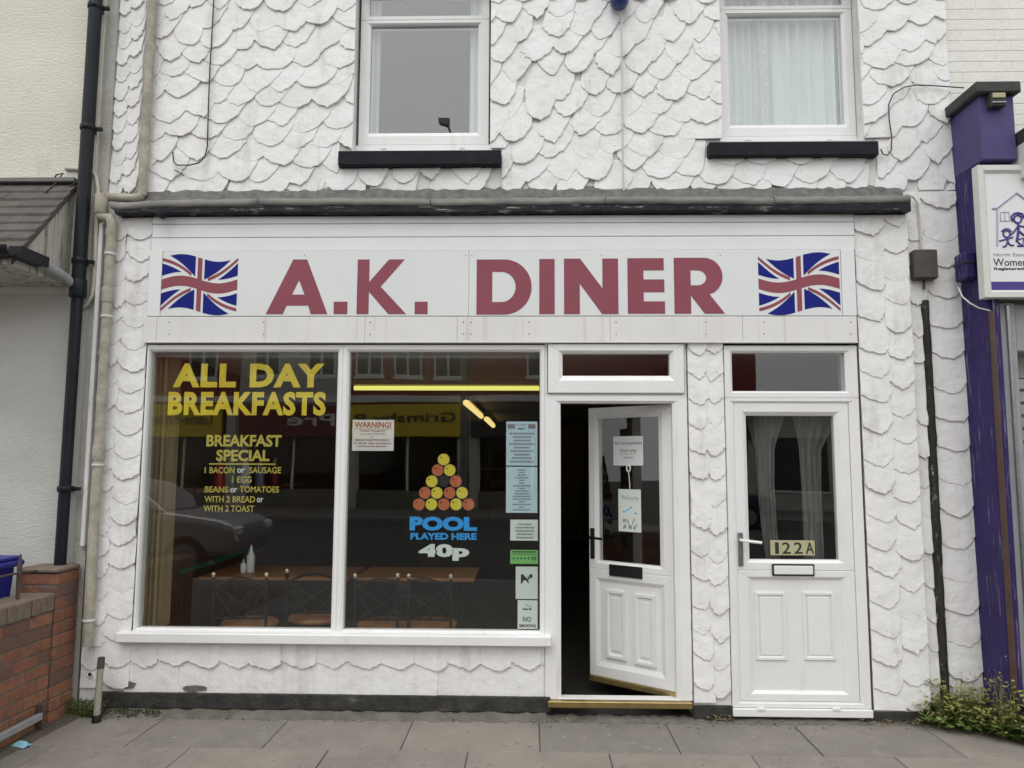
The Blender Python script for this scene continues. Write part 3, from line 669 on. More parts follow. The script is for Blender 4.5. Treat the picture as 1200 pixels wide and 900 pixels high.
vinyl('POOL', 480, 605.5, 559, 622, 'vinyl_blue', .06); vinyl('PLAYED HERE', 481, 624.5, 558.5, 632.5, 'vinyl_blue', .045); vinyl('40p', 490.5, 637.5, 550, 657, 'vinyl_white', .055)

# ---- entrance: frame, fanlight, open door --------------------------------------
ent = MB().bbox(PX(642, 827, -.03), PX(811, 829, -.03), -.055, .06, PZ(727, 830.5, -.055), PZ(727, 823, -.055), .004).build('entrance', 'brass', diner)
ent['label'] = 'white door frame and fanlight round the open doorway, brass threshold'
ex0, ex1 = fx1+.001, PMx[0]-.001
oL, oR = PX(657.3, 640, YF), PX(790.5, 640, YF)
zfan0 = PZ(720, 463.5, YF); zop = PZ(720, 472.3, YF); zth = PZ(727, 823, -.055)
MB().frame(ex0, ex1, zth+.001, zfan0, 0, YF, .07, ww=(oL-ex0, ex1-oR-.002, .004, zfan0-zop)).build('door_frame', 'upvc', ent)
MB().frame(ex0, ex1, zfan0+.001, ZT-.004, 0, YF+.006, .07, ww=(.018, .018, .012, .012)).build('frame', 'upvc', ent)
g0, g1, h0, h1 = RC(659, 415, 784, 441, YG)
MB().frame(ex0+.02, ex1-.02, zfan0+.014, ZT-.017, 0, YF-.014, .05, bead=.022, ww=(g0-ex0-.02, ex1-.02-g1, h0-zfan0-.014, ZT-.017-h1)).build('frame', 'upvc', ent)
MB().box(g0-.006, g1+.006, YG, YG+.006, h0-.006, h1+.006).build('pane', 'pane', ent)
# the leaf
HX, HY = PX(793.5, 650, .03), .045
FX, FYd = None, None
TH = R_(38); ct, st = math.cos(TH), math.sin(TH)
def leafP(px, py, off=0.0):                            # (s, z) on the leaf's outer face
    r = ray(px, py); nx, ny = -st, -ct                 # outward normal of the outer face
    d0 = nx*HX+ny*HY+off; t = (d0-(ny*-CD))/(nx*r.x+ny*r.y)
    x, y, z = r.x*t, -CD+r.y*t, CZ+r.z*t
    return (HX-x)*ct+(y-HY)*st, z
def LX(v):                                             # leaf local (s, depth out(-)/in(+), z) -> world
    s_, d_, z_ = v; return (HX-s_*ct+st*d_, HY+s_*st+ct*d_, z_)
LW = leafP(690.3, 640)[0]; lz0, lz1 = leafP(738, 804)[1]-.005, leafP(738, 476)[1]
door = MB(LX).box(.0, .012, .01, .055, lz0, lz1).build('entrance_door', 'upvc_door', diner)
door['label'] = 'white half-glazed entrance door standing open inward'
gs0, gs1 = leafP(771.5, 575)[0], leafP(700.5, 575)[0]; gz0, gz1 = leafP(736, 660.5)[1], leafP(736, 489)[1]
pz1_ = leafP(738, 685.5)[1]; pz0_ = leafP(738, 782)[1]; ps0, ps1 = leafP(774, 735)[0], leafP(702, 735)[0]
MB(LX).frame(.0125, LW, gz0-.055, lz1, 0, 0, .06, ww=(gs0-.0125, LW-gs1, .055, lz1-gz1)).build('frame', 'upvc_door', door)
MB(LX).frame(.0125, LW, lz0+.026, gz0-.0555, 0, 0, .06, ww=(ps0-.0125, LW-ps1, pz0_-lz0-.026, gz0-.0555-pz1_)).build('frame', 'upvc_door', door)
MB(LX).box(gs0-.01, gs1+.01, .022, .028, gz0-.01, gz1+.01).build('pane', 'pane', door)
MB(LX).box(ps0-.01, ps1+.01, .016, .045, pz0_-.01, pz1_+.01).build('panel', 'upvc_door', door)
for (l, t_, r_, b_) in ((709.5, 692, 732.5, 772.5), (743, 697, 767.5, 780.5)):
    s1_, s0_ = leafP(l, (t_+b_)/2)[0], leafP(r_, (t_+b_)/2)[0]; zb_, zt_ = leafP((l+r_)/2, b_)[1], leafP((l+r_)/2, t_)[1]
    MB(LX).frame(s0_, s1_, zb_, zt_, .028, .002, .017, bead=.011).build('moulding', 'upvc_door', door)
    MB(LX).bbox(s0_+.042, s1_-.042, .007, .0165, zb_+.05, zt_-.05, .006).build('raised_field', 'upvc_door', door)
MB(LX).bbox(.002, LW, -.012, .058, lz0-.012, lz0+.025, .004).build('kick_strip', 'brass', door)
s1_, s0_ = leafP(714.5, 671)[0], leafP(753, 675)[0]; zb_, zt_ = leafP(734, 676.5)[1], leafP(734, 663)[1]
MB(LX).bbox(s0_, s1_, -.012, .01, zb_, zt_, .004).build('letter_plate', 'dark_metal', door); 
hs_, hz_ = leafP(694.5, 629)
MB(LX).bbox(hs_-.016, hs_+.016, -.01, .004, hz_-.15, hz_+.06, .005).tube([(hs_, -.01, hz_), (hs_, -.055, hz_), (hs_-.01, -.062, hz_), (hs_-.115, -.062, hz_-.004)], .009, 8).build('handle', 'dark_metal', door)

# ---- door 122A ------------------------------------------------------------------
d2 = MB().bbox(PMx[1]+.002, PRx[0]-.003, -.03, .08, PZ(938, 841, -.03), PZ(938, 831.5, -.03), .004).build('side_door', 'upvc', diner)
d2['label'] = 'closed white half-glazed door numbered 122A with letter plate and fanlight'
q0, q1 = PMx[1]+.003, PRx[0]-.005; qz0, qz1 = PZ(938, 831, -.03), PZ(930, 405, YF)
f0, f1, e0, e1 = RC(856.8, 414, 988.8, 458.8, YG); zt0, zt1 = PZ(925, 472, YF), PZ(925, 460.5, YF)
la, lb = PX(863.5, 650, YF), PX(1002, 650, YF)
MB().frame(q0, q1, PZ(925, 466, YF), qz1, 0, YF, .07, ww=(f0-q0, q1-f1, e0-PZ(925, 466, YF), qz1-e1)).build('frame', 'upvc', d2)
MB().box(f0-.006, f1+.006, YG, YG+.006, e0-.006, e1+.006).build('pane', 'pane', d2)
MB().frame(q0, q1, qz0, PZ(925, 466, YF)-.0008, 0, YF, .07, bead=.006, ww=(la-q0, q1-lb, .035, .03)).build('frame', 'upvc', d2)
lz0b, lz1b = qz0+.037, PZ(925, 466, YF)-.032
gg0, gg1, gh0, gh1 = RC(875.3, 487.3, 978.8, 655.7, YG+.008)
rl0, rl1, rh0, rh1 = RC(881.5, 678.5, 986.5, 809, YG)
zmid = PZ(930, 668, YG)
MB().frame(la+.002, lb-.002, zmid+.0005, lz1b, 0, -.002, .06, bead=.018, ww=(gg0-la-.002, lb-.002-gg1, gh0-zmid, lz1b-gh1)).build('leaf_frame', 'upvc_door', d2)
MB().frame(la+.002, lb-.002, lz0b, zmid-.0005, 0, -.002, .06, bead=.014, ww=(rl0-la-.002, lb-.002-rl1, rh0-lz0b, zmid-rh1)).build('leaf_frame', 'upvc_door', d2)
MB().box(gg0-.006, gg1+.006, YG+.006, YG+.012, gh0-.006, gh1+.006).build('pane', 'pane', d2)
MB().box(rl0-.006, rl1+.006, .016, .05, rh0-.006, rh1+.006).build('panel', 'upvc_door', d2)
for l, r_ in ((885.5, 921.5), (941.5, 978.5)):
    x0, x1, z0, z1 = RC(l, 694, r_, 773.5, .01)
    MB().frame(x0, x1, z0, z1, .022, .006, .017, bead=.009).build('moulding', 'upvc_door', d2)
    MB().bbox(x0+.03, x1-.03, .010, .0165, z0+.03, z1-.03, .005).build('raised_field', 'upvc_door', d2)
x0, x1, z0, z1 = RC(905, 661, 954.5, 675, -.01)
MB().bbox(x0, x1, -.014, .0, z0, z1, .004).build('letter_plate', 'dark_metal', d2)
MB().bbox(x0+.010, x1-.010, -.018, -.006, z0+.010, z1-.010, .003).build('letter_flap', 'upvc_door', d2)
x0, x1, z0, z1 = RC(865, 624, 871, 663.5, -.01)
MB().bbox(x0, x1, -.014, .0, z0, z1, .006).build('handle_plate', 'steel', d2)
hx, hz = (x0+x1)/2, PZ(868, 633, -.02)
MB().tube([(hx, -.01, hz), (hx, -.05, hz), (hx+.012, -.06, hz), (hx+.12, -.06, hz-.012)], .0095, 8).build('handle', 'upvc_door', d2)
for px in (892, 980.5):
    x0, x1, z0, z1 = RC(px-4.5, 829.5, px+4.5, 833, -.03); MB().bbox(x0, x1, -.036, -.02, z0, z1, .003).build('drain_cap', 'upvc_door', d2)
x0, x1, z0, z1 = RC(903.5, 633.5, 955.5, 651, .012)
MB().bbox(x0, x1, .0215, .0265, z0, z1, .001).build('number_plate', 'number_plate', d2)
for ch, cx_ in (('1', 910.5), ('2', 921.5), ('2', 935.5), ('A', 949)):
    wd = 2.2 if ch == '1' else 4.9
    a, b, c_, d_ = RC(cx_-wd, 635.5, cx_+wd, 649, .021); text_mb(ch, a, b, c_, d_, .0212, .0008, .0 if ch == '1' else .012).build('numeral', 'ink_black', d2)

# ---- upper floor windows ---------------------------------------------------------
def up_window(q, gl, gt, gr, gb, tr0, tr1, fl, fr, fb, sill, label):
    Yw = .165; Yg = .20
    x0, x1 = PX(fl, 90, Yw), PX(fr, 90, Yw); z0 = PZ((fl+fr)/2, fb, Yw); zt_ = PZ((fl+fr)/2, (tr0+tr1)/2, Yw)
    so_ = MB().bbox(*sill, .005).build('upper_window', 'black_sill', diner); so_['label'] = label
    g0, g1, h0, h1 = RC(gl, gt, gr, gb, Yg)
    g0, g1 = g0, g1
    MB().frame(x0, x1, z0, zt_-.0005, 0, Yw, .25, ww=(g0-x0, x1-g1, h0-z0, zt_-h1)).build('frame', 'upvc', so_)
    MB().frame(x0, x1, zt_+.0005, WT-.01, .05, Yw, .25, ww=(g0-x0-.015, x1-g1-.015, .035, .06)).build('frame', 'upvc', so_)
    MB().box(g0-.006, g1+.006, Yg, Yg+.006, h0-.006, h1+.006).build('pane', 'pane_up', so_)
    MB().box(g0-.02, g1+.02, Yg, Yg+.006, zt_+.03, WT-.06).build('pane', 'pane_up', so_)
    MB().bbox(q[0]+.001, q[1]-.001, Yw-.005, .26, q[2]+.001, z0-.001, .003).build('subsill', 'upvc', so_)
    for t_ in (.2, .8):
        xx = x0+(x1-x0)*t_; MB().bbox(xx-.02, xx+.02, Yw-.014, Yw-.003, z0-.03, z0-.02, .003).build('drain_cap', 'upvc', so_)
    return so_, (x0, x1, z0, g0, g1, h0, h1, zt_)
def sillbox(l, t_, r_, b_):
    Y = -.02; x0, x1, z0, z1 = RC(l, t_, r_, b_, Y); return (x0, x1, Y, .12, z0, z1)
u1, gm1 = up_window(w1, 434.4, 31.5, 560.5, 157.5, 14.5, 31.5, 421.5, 573, 170, sillbox(396, 176, 587, 193), 'white upper window with dark sill reflecting a street lamp')
u2, gm2 = up_window(w2, 853, 19.5, 986, 148, 2, 19.5, 843, 1001, 160, sillbox(831, 165.5, 1030, 182), 'white upper window with pale net curtains drawn')
def curtain(x0, x1, z0, z1, y, folds, amp, mt, parent, seed, taper=0.0, name='curtain'):
    r = random.Random(seed); mb = MB(); n = folds*8; ph = [r.uniform(0, 6) for _ in range(4)]; H = 10
    for j in range(H+1):
        for i in range(n+1):
            t = i/n; v = j/H; x = x0+(x1-x0)*t; x += taper*(1-v)*(1-t if taper < 0 else t)
            mb.v.append((x, y+amp*math.sin(t*folds*6.28+ph[0]+.5*math.sin(v*3+ph[1]))+amp*.5*math.sin(t*folds*2.7*3+ph[2]), z0+(z1-z0)*v))
    for j in range(H):
        for i in range(n): mb.f.append([j*(n+1)+i, j*(n+1)+i+1, (j+1)*(n+1)+i+1, (j+1)*(n+1)+i]); mb.sm.append(True)
    return mb.build(name, mt, parent, fix=False)
x0, x1, z0, g0, g1, h0, h1, zt_ = gm1
curtain(g0-.02, g0+.05, h0-.05, WT, .27, 2, .012, 'net_lace', u1, 1, -.012); curtain(g1-.065, g1+.02, h0-.05, WT, .27, 2, .012, 'net', u1, 2)
x0, x1, z0, g0, g1, h0, h1, zt_ = gm2
curtain(g0-.02, g0+.27, h0-.05, WT, .30, 5, .016, 'net', u2, 3); curtain(g0+.24, g1+.02, h0-.05, WT, .29, 7, .018, 'net', u2, 4)
curtain(g0+.235, g0+.31, h0-.05, WT, .262, 2, .008, 'net_lace', u2, 5)

# ---- shell and rooms behind the glass -----------------------------------------------
BK = 10.6; RXL, RXR = PLx[1]-.06, PMx[0]+.05
MB().box(XL, RXL, .32, BK, 0, ZTOP).build('side_wall', 'room_brown', diner)
MB().box(PRx[0]+.05, XR, .32, BK, 0, ZTOP).build('side_wall', 'room_brown', diner)
MB().box(XL, XR, BK, BK+.2, 0, ZTOP).build('back_wall', 'room_cream', diner)
MB().box(RXR, RXR+.1, .33, BK, .03, 2.34).build('hall_partition', 'room_brown', diner)
MB().box(RXL, PRx[0]+.05, .02, BK, -.02, .03).build('interior_floor', 'room_floor', diner)
MB().box(RXL, PRx[0]+.05, .31, BK, 2.36, 2.9).build('interior_ceiling', 'room_ceiling', diner)
MB().box(XL, XR, .05, BK+.2, ZTOP, ZTOP+.15).build('roof', 'opp_slate', diner)
MB().box(.0, .1, .34, BK, 2.95, ZTOP-.01).build('upper_partition', 'room_dark', diner)
MB().box(RXL, PRx[0]+.05, 3.2, 3.3, 2.95, ZTOP-.01).build('upper_partition', 'room_dark', diner)
MB().box(RXL+.001, RXL+.02, .34, BK, .03, 1.1).build('dado_panelling', 'room_brown', diner)
MB().box(RXR-.02, RXR-.001, .34, BK, .03, 1.2).build('dado_panelling', 'room_brown', diner)
# dark pelmet board and gathered curtain in the hall behind the 122A glass
def drape(pts, y, seed, parent):                        # rows of (left px, right px, py): a tied-back net panel
    mb = MB(); n = 24; r = random.Random(seed)
    for l, r_, py in pts:
        for i in range(n+1):
            q = i/n; a = P(l+(r_-l)*q, py, y); mb.v.append((a[0], y+.012*math.sin(q*22+seed)+.006*math.sin(q*51), a[1]))
    for j in range(len(pts)-1):
        for i in range(n): mb.f.append([j*(n+1)+i, j*(n+1)+i+1, (j+1)*(n+1)+i+1, (j+1)*(n+1)+i]); mb.sm.append(True)
    mb.build('curtain', 'hall_net', parent, fix=False)
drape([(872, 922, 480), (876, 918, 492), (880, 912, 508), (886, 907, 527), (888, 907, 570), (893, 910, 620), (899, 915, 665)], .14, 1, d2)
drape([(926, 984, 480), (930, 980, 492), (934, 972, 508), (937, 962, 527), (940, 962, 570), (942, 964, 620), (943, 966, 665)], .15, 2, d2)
MB().box(q0, q1, 4.6, 4.65, .03, 2.36).build('hall_wall', 'room_brown', d2)

# ================================================================ NOTICES ON THE GLASS
def sheet(name, l, t_, r_, b_, mt, label, cat, Y=YV, group=None):
    x0, x1, z0, z1 = RC(l, t_, r_, b_, Y)
    root = thing(name, ((x0+x1)/2, Y, z0), label, cat, group)
    MB().box(x0, x1, Y, Y+.0012, z0, z1).build('sheet', mt, root)
    return root, (x0, x1, z0, z1)
def line(root, body, l, t_, r_, b_, mt, bold=.01, Y=YV, keep=1.15):
    x0, x1, z0, z1 = RC(l, t_, r_, b_, Y-.0008)
    text_mb(body, x0, x1, z0, z1, Y-.0008, .0003, bold, keep=keep, res=2).build('printed_text', mt, root)
def bars(root, l, t_, r_, b_, rows, mt, Y=YV, seed=1, frac=(.55, 1)):
    r = random.Random(seed); mb = MB(); x0, x1, z0, z1 = RC(l, t_, r_, b_, Y-.0008)
    for k in range(rows):
        z = z1-(k+.5)*(z1-z0)/rows; h = (z1-z0)/rows*.26; wd = (x1-x0)*r.uniform(*frac); xc = (x0+x1)/2
        x = xc-wd/2
        while x < xc+wd/2:
            ww = r.uniform(.006, .016); mb.box(x, min(x+ww, xc+wd/2), Y-.0011, Y-.0008, z-h, z+h); x += ww+.003
    mb.build('small_print', mt, root)
n_, _ = sheet('warning_notice', 412.8, 492, 461.6, 528.3, 'paper_pink', 'white security notice headed WARNING! in red in shop window', 'notice')
line(n_, 'WARNING!', 415.5, 494.5, 458.5, 501.3, 'ink_red', .03, keep=False)
line(n_, 'THESE PREMISES', 421, 503.8, 452, 506.2, 'ink_wine', keep=False); line(n_, 'ARE PROTECTED', 422, 507.6, 452, 509.8, 'ink_grey', keep=False); line(n_, 'BY', 434.5, 511.2, 438, 513.2, 'ink_grey', keep=False)
line(n_, 'BRENT ELECTRONICS', 416.5, 514.6, 456, 516.9, 'ink_wine', .02, keep=False); line(n_, '24 HOUR Video Surveillance', 414.5, 518.2, 458, 520.6, 'ink_wine', .02, keep=False); line(n_, 'and Security Systems', 419, 521.8, 453, 524.3, 'ink_wine', .02, keep=False)
x0, x1, z0, z1 = RC(414.3, 502.3, 459.6, 502.9, YV); MB().box(x0, x1, YV-.0011, YV-.0008, z0, z1).build('rule_line', 'ink_grey', n_)
n_, _ = sheet('menu_sheet', 593.2, 494, 629.8, 545.6, 'paper_blue', 'upper pale blue menu sheet headed by two small flags', 'menu')
line(n_, 'A.K. DINER', 603.5, 496.6, 617.5, 498.8, 'ink_grey', keep=False); line(n_, 'MENU', 607, 501.4, 615, 503.4, 'ink_black', .02, keep=False)
for l in (594.8, 619):
    x0, x1, z0, z1 = RC(l, 496.8, l+8.5, 502.6, YV); mb = MB().box(x0, x1, YV-.0011, YV-.0008, z0, z1); mb.build('flag_print', 'ink_grey', n_)
    mb = MB().box(x0, x1, YV-.0014, YV-.0012, (z0+z1)/2-.003, (z0+z1)/2+.003); mb.build('flag_cross', 'ink_wine', n_)
bars(n_, 596, 506, 627.5, 543, 9, 'ink_grey', seed=2, frac=(.5, .95))
n_, _ = sheet('menu_sheet', 593, 547, 629.8, 601, 'paper_blue', 'lower pale blue menu sheet of small print below the flags', 'menu')
bars(n_, 600, 549, 623, 599, 16, 'ink_grey', seed=3, frac=(.25, .95))
n_, _ = sheet('opening_notice', 598, 609, 630.3, 633.5, 'paper_white', 'small white typed notice under the menu sheets', 'notice')
bars(n_, 602, 612.5, 628, 632, 5, 'ink_grey', seed=4, frac=(.5, .95))
n_, _ = sheet('hygiene_sticker', 598, 644.5, 630.4, 660.8, 'sticker_green', 'green food hygiene rating sticker on the right pane', 'sticker')
bars(n_, 599.5, 645.2, 629, 648.2, 1, 'ink_black', seed=5, frac=(.9, .95))
x0, x1, z0, z1 = RC(599.5, 649.2, 629, 649.7, YV); MB().box(x0, x1, YV-.0011, YV-.0008, z0, z1).build('rule_line', 'ink_black', n_)
for k in range(5):
    x, z = P(602+k*4.4, 654.3, YV); MB().disc(x, z, YV-.0011, YV-.0008, .0075, 12).build('rating_dot', M['counter_green'], n_)
x, z = P(625.6, 654.3, YV); MB().disc(x, z, YV-.0011, YV-.0008, .015, 16).build('rating_badge', 'ink_black', n_)
x0, x1, z0, z1 = RC(624, 651.6, 627.2, 657, YV-.0012); text_mb('0', x0, x1, z0, z1, YV-.0012, .0003, .02).build('printed_text', 'sticker_green', n_)
n_, _ = sheet('camera_notice', 604.3, 664, 630.2, 702, 'paper_green', 'pale notice with a black surveillance camera pictogram', 'notice')
mb = MB()
for poly in ([(610.5, 673), (613, 673), (617, 677.8), (614, 680), (611.5, 684), (610.3, 684)], [(613.5, 679), (617.5, 677.2), (619.5, 680.5), (619.6, 683.5), (618.6, 683.5), (617.6, 681.3)], [(617.8, 676.3), (619.2, 675.3), (621.2, 678.3), (619.8, 679.3)], [(619.6, 674.8), (622.2, 672.2), (624.8, 675.2), (621.8, 677.9)]):
    mb.prism([P(a, b, YV-.001) for a, b in poly], YV-.0012, YV-.0008)
mb.build('pictogram', 'ink_black', n_)
n_, _ = sheet('smoking_notice', 606.6, 703.4, 630, 737, 'paper_white', 'white NO SMOKING notice in bottom corner of window', 'notice', Y=YV-.0016)
Y2 = YV-.0016
line(n_, 'NO', 612.8, 722.5, 622.6, 728.6, 'ink_black', .012, Y2, keep=False); line(n_, 'SMOKING', 608.3, 731.4, 628, 735, 'ink_black', .03, Y2, keep=False)
mb = MB()
for l, t_, r_, b_ in ((612.5, 713, 618.5, 714.6), (619.5, 713, 623, 714.6)):
    x0, x1, z0, z1 = RC(l, t_, r_, b_, Y2); mb.box(x0, x1, Y2-.0012, Y2-.0008, z0, z1)
mb.tube([(P(a, b, Y2)[0], Y2-.001, P(a, b, Y2)[1]) for a, b in ((617, 707.5), (618, 710), (621, 710.5), (622.5, 712.5))], .0016, 5)
mb.build('pictogram', 'ink_black', n_)
# the two papers on the open door
def leaf_sheet(name, l, t_, r_, b_, mt, label, cat, off):
    s1_, s0_ = leafP(l, (t_+b_)/2)[0], leafP(r_, (t_+b_)/2)[0]; zb_, zt_ = leafP((l+r_)/2, b_)[1], leafP((l+r_)/2, t_)[1]
    c_ = LX(((s0_+s1_)/2, off, zb_)); root = thing(name, c_, label, cat)
    MB(LX).box(s0_, s1_, off, off+.001, zb_, zt_).build('sheet', mt, root)
    return root, s0_, s1_, zb_, zt_
n_, s0_, s1_, zb_, zt_ = leaf_sheet('payment_notice', 717, 511, 752, 545.5, 'paper_white', 'white paper on the open door saying No card payments', 'notice', .0195)
def ltext(root, body, f0, f1, g0_, g1_, mt, bold=.0):
    text_mb(body, s1_-(s1_-s0_)*f0, s1_-(s1_-s0_)*f1, zb_+(zt_-zb_)*g0_, zb_+(zt_-zb_)*g1_, .019, .0003, bold, LX, res=2).build('printed_text', mt, root)
ltext(n_, 'No card payments', .07, .95, .68, .82, 'ink_black'); ltext(n_, 'Cash only', .22, .78, .43, .57, 'ink_black'); ltext(n_, 'Thank you', .34, .68, .22, .31, 'ink_black')
MB(LX).box(s1_-(s1_-s0_)*.78, s1_-(s1_-s0_)*.22, .0188, .0192, zb_+(zt_-zb_)*.39, zb_+(zt_-zb_)*.40).build('rule_line', 'ink_black', n_)
hk = leafP(735, 549); bt = leafP(736.5, 573)
n_, s0_, s1_, zb_, zt_ = leaf_sheet('welcome_sign', 723, 573.5, 749.5, 623.5, 'paper_green', 'small Welcome hanging sign on a hook inside the open door', 'sign', .0190)
ltext(n_, 'Welcome', .12, .9, .74, .86, 'ink_grey')
mb = MB(LX); 
mb.tube([(hk[0]+.014*math.cos(a*.5236), .016, hk[1]+.022*math.sin(a*.5236)) for a in range(12)], .005, 6, closed=True); mb.build('hook', 'upvc', n_)
MB(LX).tube([(hk[0], .017, hk[1]-.02), (bt[0], .017, bt[1]+.03), (bt[0], .017, bt[1])], .003, 6).build('cord', 'upvc', n_)
mb = MB(LX); r = random.Random(4)
for k in range(16):
    s_ = s0_+(s1_-s0_)*r.uniform(.15, .85); z_ = zb_+(zt_-zb_)*r.uniform(.08, .30); mb.box(s_-.004, s_+.004, .0186, .0189, z_-.012, z_+.012)
mb.build('printed_skyline', 'ink_grey', n_)
mb = MB(LX)
for a, b in ((.2, .45), (.35, .5), (.5, .55), (.7, .42)): mb.box(s1_-(s1_-s0_)*(a+.12), s1_-(s1_-s0_)*a, .0186, .0189, zb_+(zt_-zb_)*b, zb_+(zt_-zb_)*(b+.03))
mb.build('printed_wave', 'vinyl_blue', n_)

# ================================================================ PIPES, CABLES AND BOXES ON THE WALL
def pt(px, py, Y): x, z = P(px, py, Y); return (x, Y, z)
# black downpipe at the boundary
YB = -.07; xbp = PX(100, 200, YB)
bp = thing('black_downpipe', (xbp, YB, PZ(62, 645, YB)), 'tall black downpipe at the corner of the cream neighbour', 'downpipe')
zj = PZ(88, 338, YB); zbot = .72
MB().tube([(xbp, YB, 5.6), (xbp, YB, zj)], .043, 16).build('pipe', 'black_plastic', bp)
MB().tube([(xbp, YB, zj+.005), (xbp-.006, YB, zbot)], .036, 16).build('pipe', 'black_plastic', bp)
MB().lathe([(.050, -.06), (.053, -.055), (.053, .055), (.050, .06)], (xbp, YB, zj), 16).build('branch_collar', 'black_plastic', bp)
for py in (8, 150, 306, 573):
    z = PZ(95, py, YB); mb = MB().lathe([(.048, -.018), (.05, -.016), (.05, .016), (.048, .018)], (xbp, YB, z), 16)
    mb.bbox(xbp+.03, xbp+.085, YB+.01, YB+.035, z-.012, z+.012, .003).bbox(xbp-.02, xbp+.02, YB+.03, .012, z-.015, z+.015, .003); mb.build('bracket', 'black_plastic', bp)
# weathered soil pipe: down the upper wall, across, a swan neck and down again
Yo = -.012
op = thing('old_drainpipe', (PX(95, 750, -.05), -.05, PZ(95, 755, -.05)), 'stained beige drainpipe with elbow joints beside the shop window', 'drainpipe')
xo = PX(172.5, 120, Yo); zo = PZ(168, 231, Yo)
MB().tube([(xo, Yo, 5.6), (xo, Yo, zo+.01)], .030, 14).build('pipe', 'old_pipe', op)
q1_ = pt(127, 231, -.05); q2_ = pt(119, 237, -.07)
MB().tube([(xo, Yo, zo+.03), (xo-.01, Yo-.004, zo), (xo-.05, Yo-.012, zo-.012), q1_, (q2_[0]+.01, -.07, q1_[2]-.01)], .029, 14).build('elbow', 'old_pipe', op)
z1_ = q2_[2]
MB().lathe([(.037, -.08), (.041, -.075), (.041, .05), (.037, .055)], (q2_[0], -.07, z1_), 14).build('socket', 'old_pipe', op)
e1_ = pt(131, 263, -.07); xe = e1_[0]
MB().tube([(q2_[0], -.07, z1_-.07), (q2_[0]+.004, -.07, z1_-.10), (xe-.015, -.07, e1_[2]+.045), (xe, -.07, e1_[2]+.01), (xe, -.07, e1_[2]-.03)], .033, 14).build('swan_neck', 'old_pipe', op)
zb_ = PZ(96, 757, -.07)
MB().tube([(xe, -.07, e1_[2]-.02), (xe, -.07, 2.2), (xe-.003, -.07, 1.2), (xe, -.07, zb_)], .032, 14).build('pipe', 'old_pipe', op)
for py in (346, 530): MB().lathe([(.036, -.05), (.038, -.045), (.038, .045), (.036, .05)], (xe, -.07, PZ(120, py, -.07)), 14).build('socket', 'old_pipe', op)
for py in (298, 371, 545, 727): 
    z = PZ(115, py, -.07); MB().lathe([(.036, -.009), (.0375, -.008), (.0375, .008), (.036, .009)], (xe, -.07, z), 14).bbox(xe-.015, xe+.015, -.05, .0, z-.008, z+.008, .002).build('strap', 'cable_white', op)
# beige conduit that loops behind the black pipe
cd = MB().tube([pt(77, 197.5, -.01), pt(95, 198.5, -.01), pt(107, 200, -.015), pt(112.5, 207, -.015), pt(115, 222, -.015), pt(113.5, 250, -.015), pt(112, 300, -.015), pt(110.5, 335, -.015), pt(108, 347, -.015), pt(102, 357, -.015), pt(92, 363, -.015)], .014, 10).build('conduit', 'conduit')
tag(cd, 'thin beige conduit pipe curving behind the black downpipe', 'conduit')
tag(MB().tube([pt(62, 212, -.02), pt(66, 205, -.03), pt(74, 203, -.03), pt(66, 214, -.04), pt(55, 224, -.1), pt(52, 228, -.1), pt(66, 226, -.08), pt(80, 220, -.05), pt(90, 213, -.04)], .005, 6).build('loose_cable', 'cable_black'), 'tangle of thin black cable above the neighbour\'s tiled canopy', 'cable')
# wall cables
tag(MB().tube([pt(251, -14, .012), pt(249.5, 20, .012), pt(246, 80, .012), pt(244, 130, .012), pt(243, 172, .012), pt(240, 184, .01), pt(233, 191, .01), pt(222, 193.5, .012), pt(208, 193.5, .012), pt(203.5, 190, .012), pt(202.5, 178, .012)], .0045, 7).build('wall_cable', 'cable_black'), 'black cable hanging in a hook shape on the upper wall', 'cable')
tag(MB().tube([pt(204, 199, .012), pt(210, 202, .01), pt(216, 206.5, .012)], .004, 6).build('cable_end', 'cable_black'), 'short cut black cable end above the flashing', 'cable')
al = thing('alarm_box', pt(726, 10, -.02), 'dark blue rounded alarm box at the top of the wall', 'alarm')
x, y, z = pt(726, 9, -.03)
mb = MB().lathe([(.012, 0), (.045, .008), (.06, .03), (.066, .07), (.066, .26), (.05, .30), (.02, .31)], (x, -.03, z), 20); mb.build('housing', 'alarm_blue', al)
MB().bbox(x-.055, x+.055, -.02, .03, z+.04, z+.27, .006).build('back_plate', 'alarm_blue', al)
tag(MB().tube([pt(728, 8, .012), pt(728.5, 60, .008), pt(729.5, 130, .01), pt(730, 190, .01), pt(731, 224, .01)], .006, 7).build('alarm_cable', 'cable_white'), 'white cable running down from the blue alarm box', 'cable')
tag(MB().tube([pt(1130, 103, -.02), pt(1103, 101, .01), pt(1075, 99.5, .01), pt(1060, 102, .01), pt(1047, 110, .01), pt(1041.5, 122, .01), pt(1042, 140, .01), pt(1045, 160, .01), pt(1044.5, 176, .01), pt(1040, 182, .01), pt(1035, 181, .012), pt(1032, 175, .012)], .0042, 7).build('wall_cable', 'cable_black'), 'thin black cable looping beside the right upper window', 'cable')
jb = thing('junction_box', pt(1085.5, 327, .02), 'dark brown junction box on the white wall beside purple pilaster', 'junction box')
x0, x1, z0, z1 = RC(1071.5, 292, 1099, 326.5, -.03)
MB().bbox(x0, x1, -.035, YU, z0, z1, .010).build('housing', 'brown_box', jb); MB().bbox(x0+.006, x1-.006, -.042, -.034, z0+.006, z1-.006, .005).build('cover', 'brown_box', jb)
MB().tube([((x0+x1)/2, .01, z0+.005), ((x0+x1)/2+.002, .01, z0-.06)], .007, 8).build('gland', 'cable_black', jb)
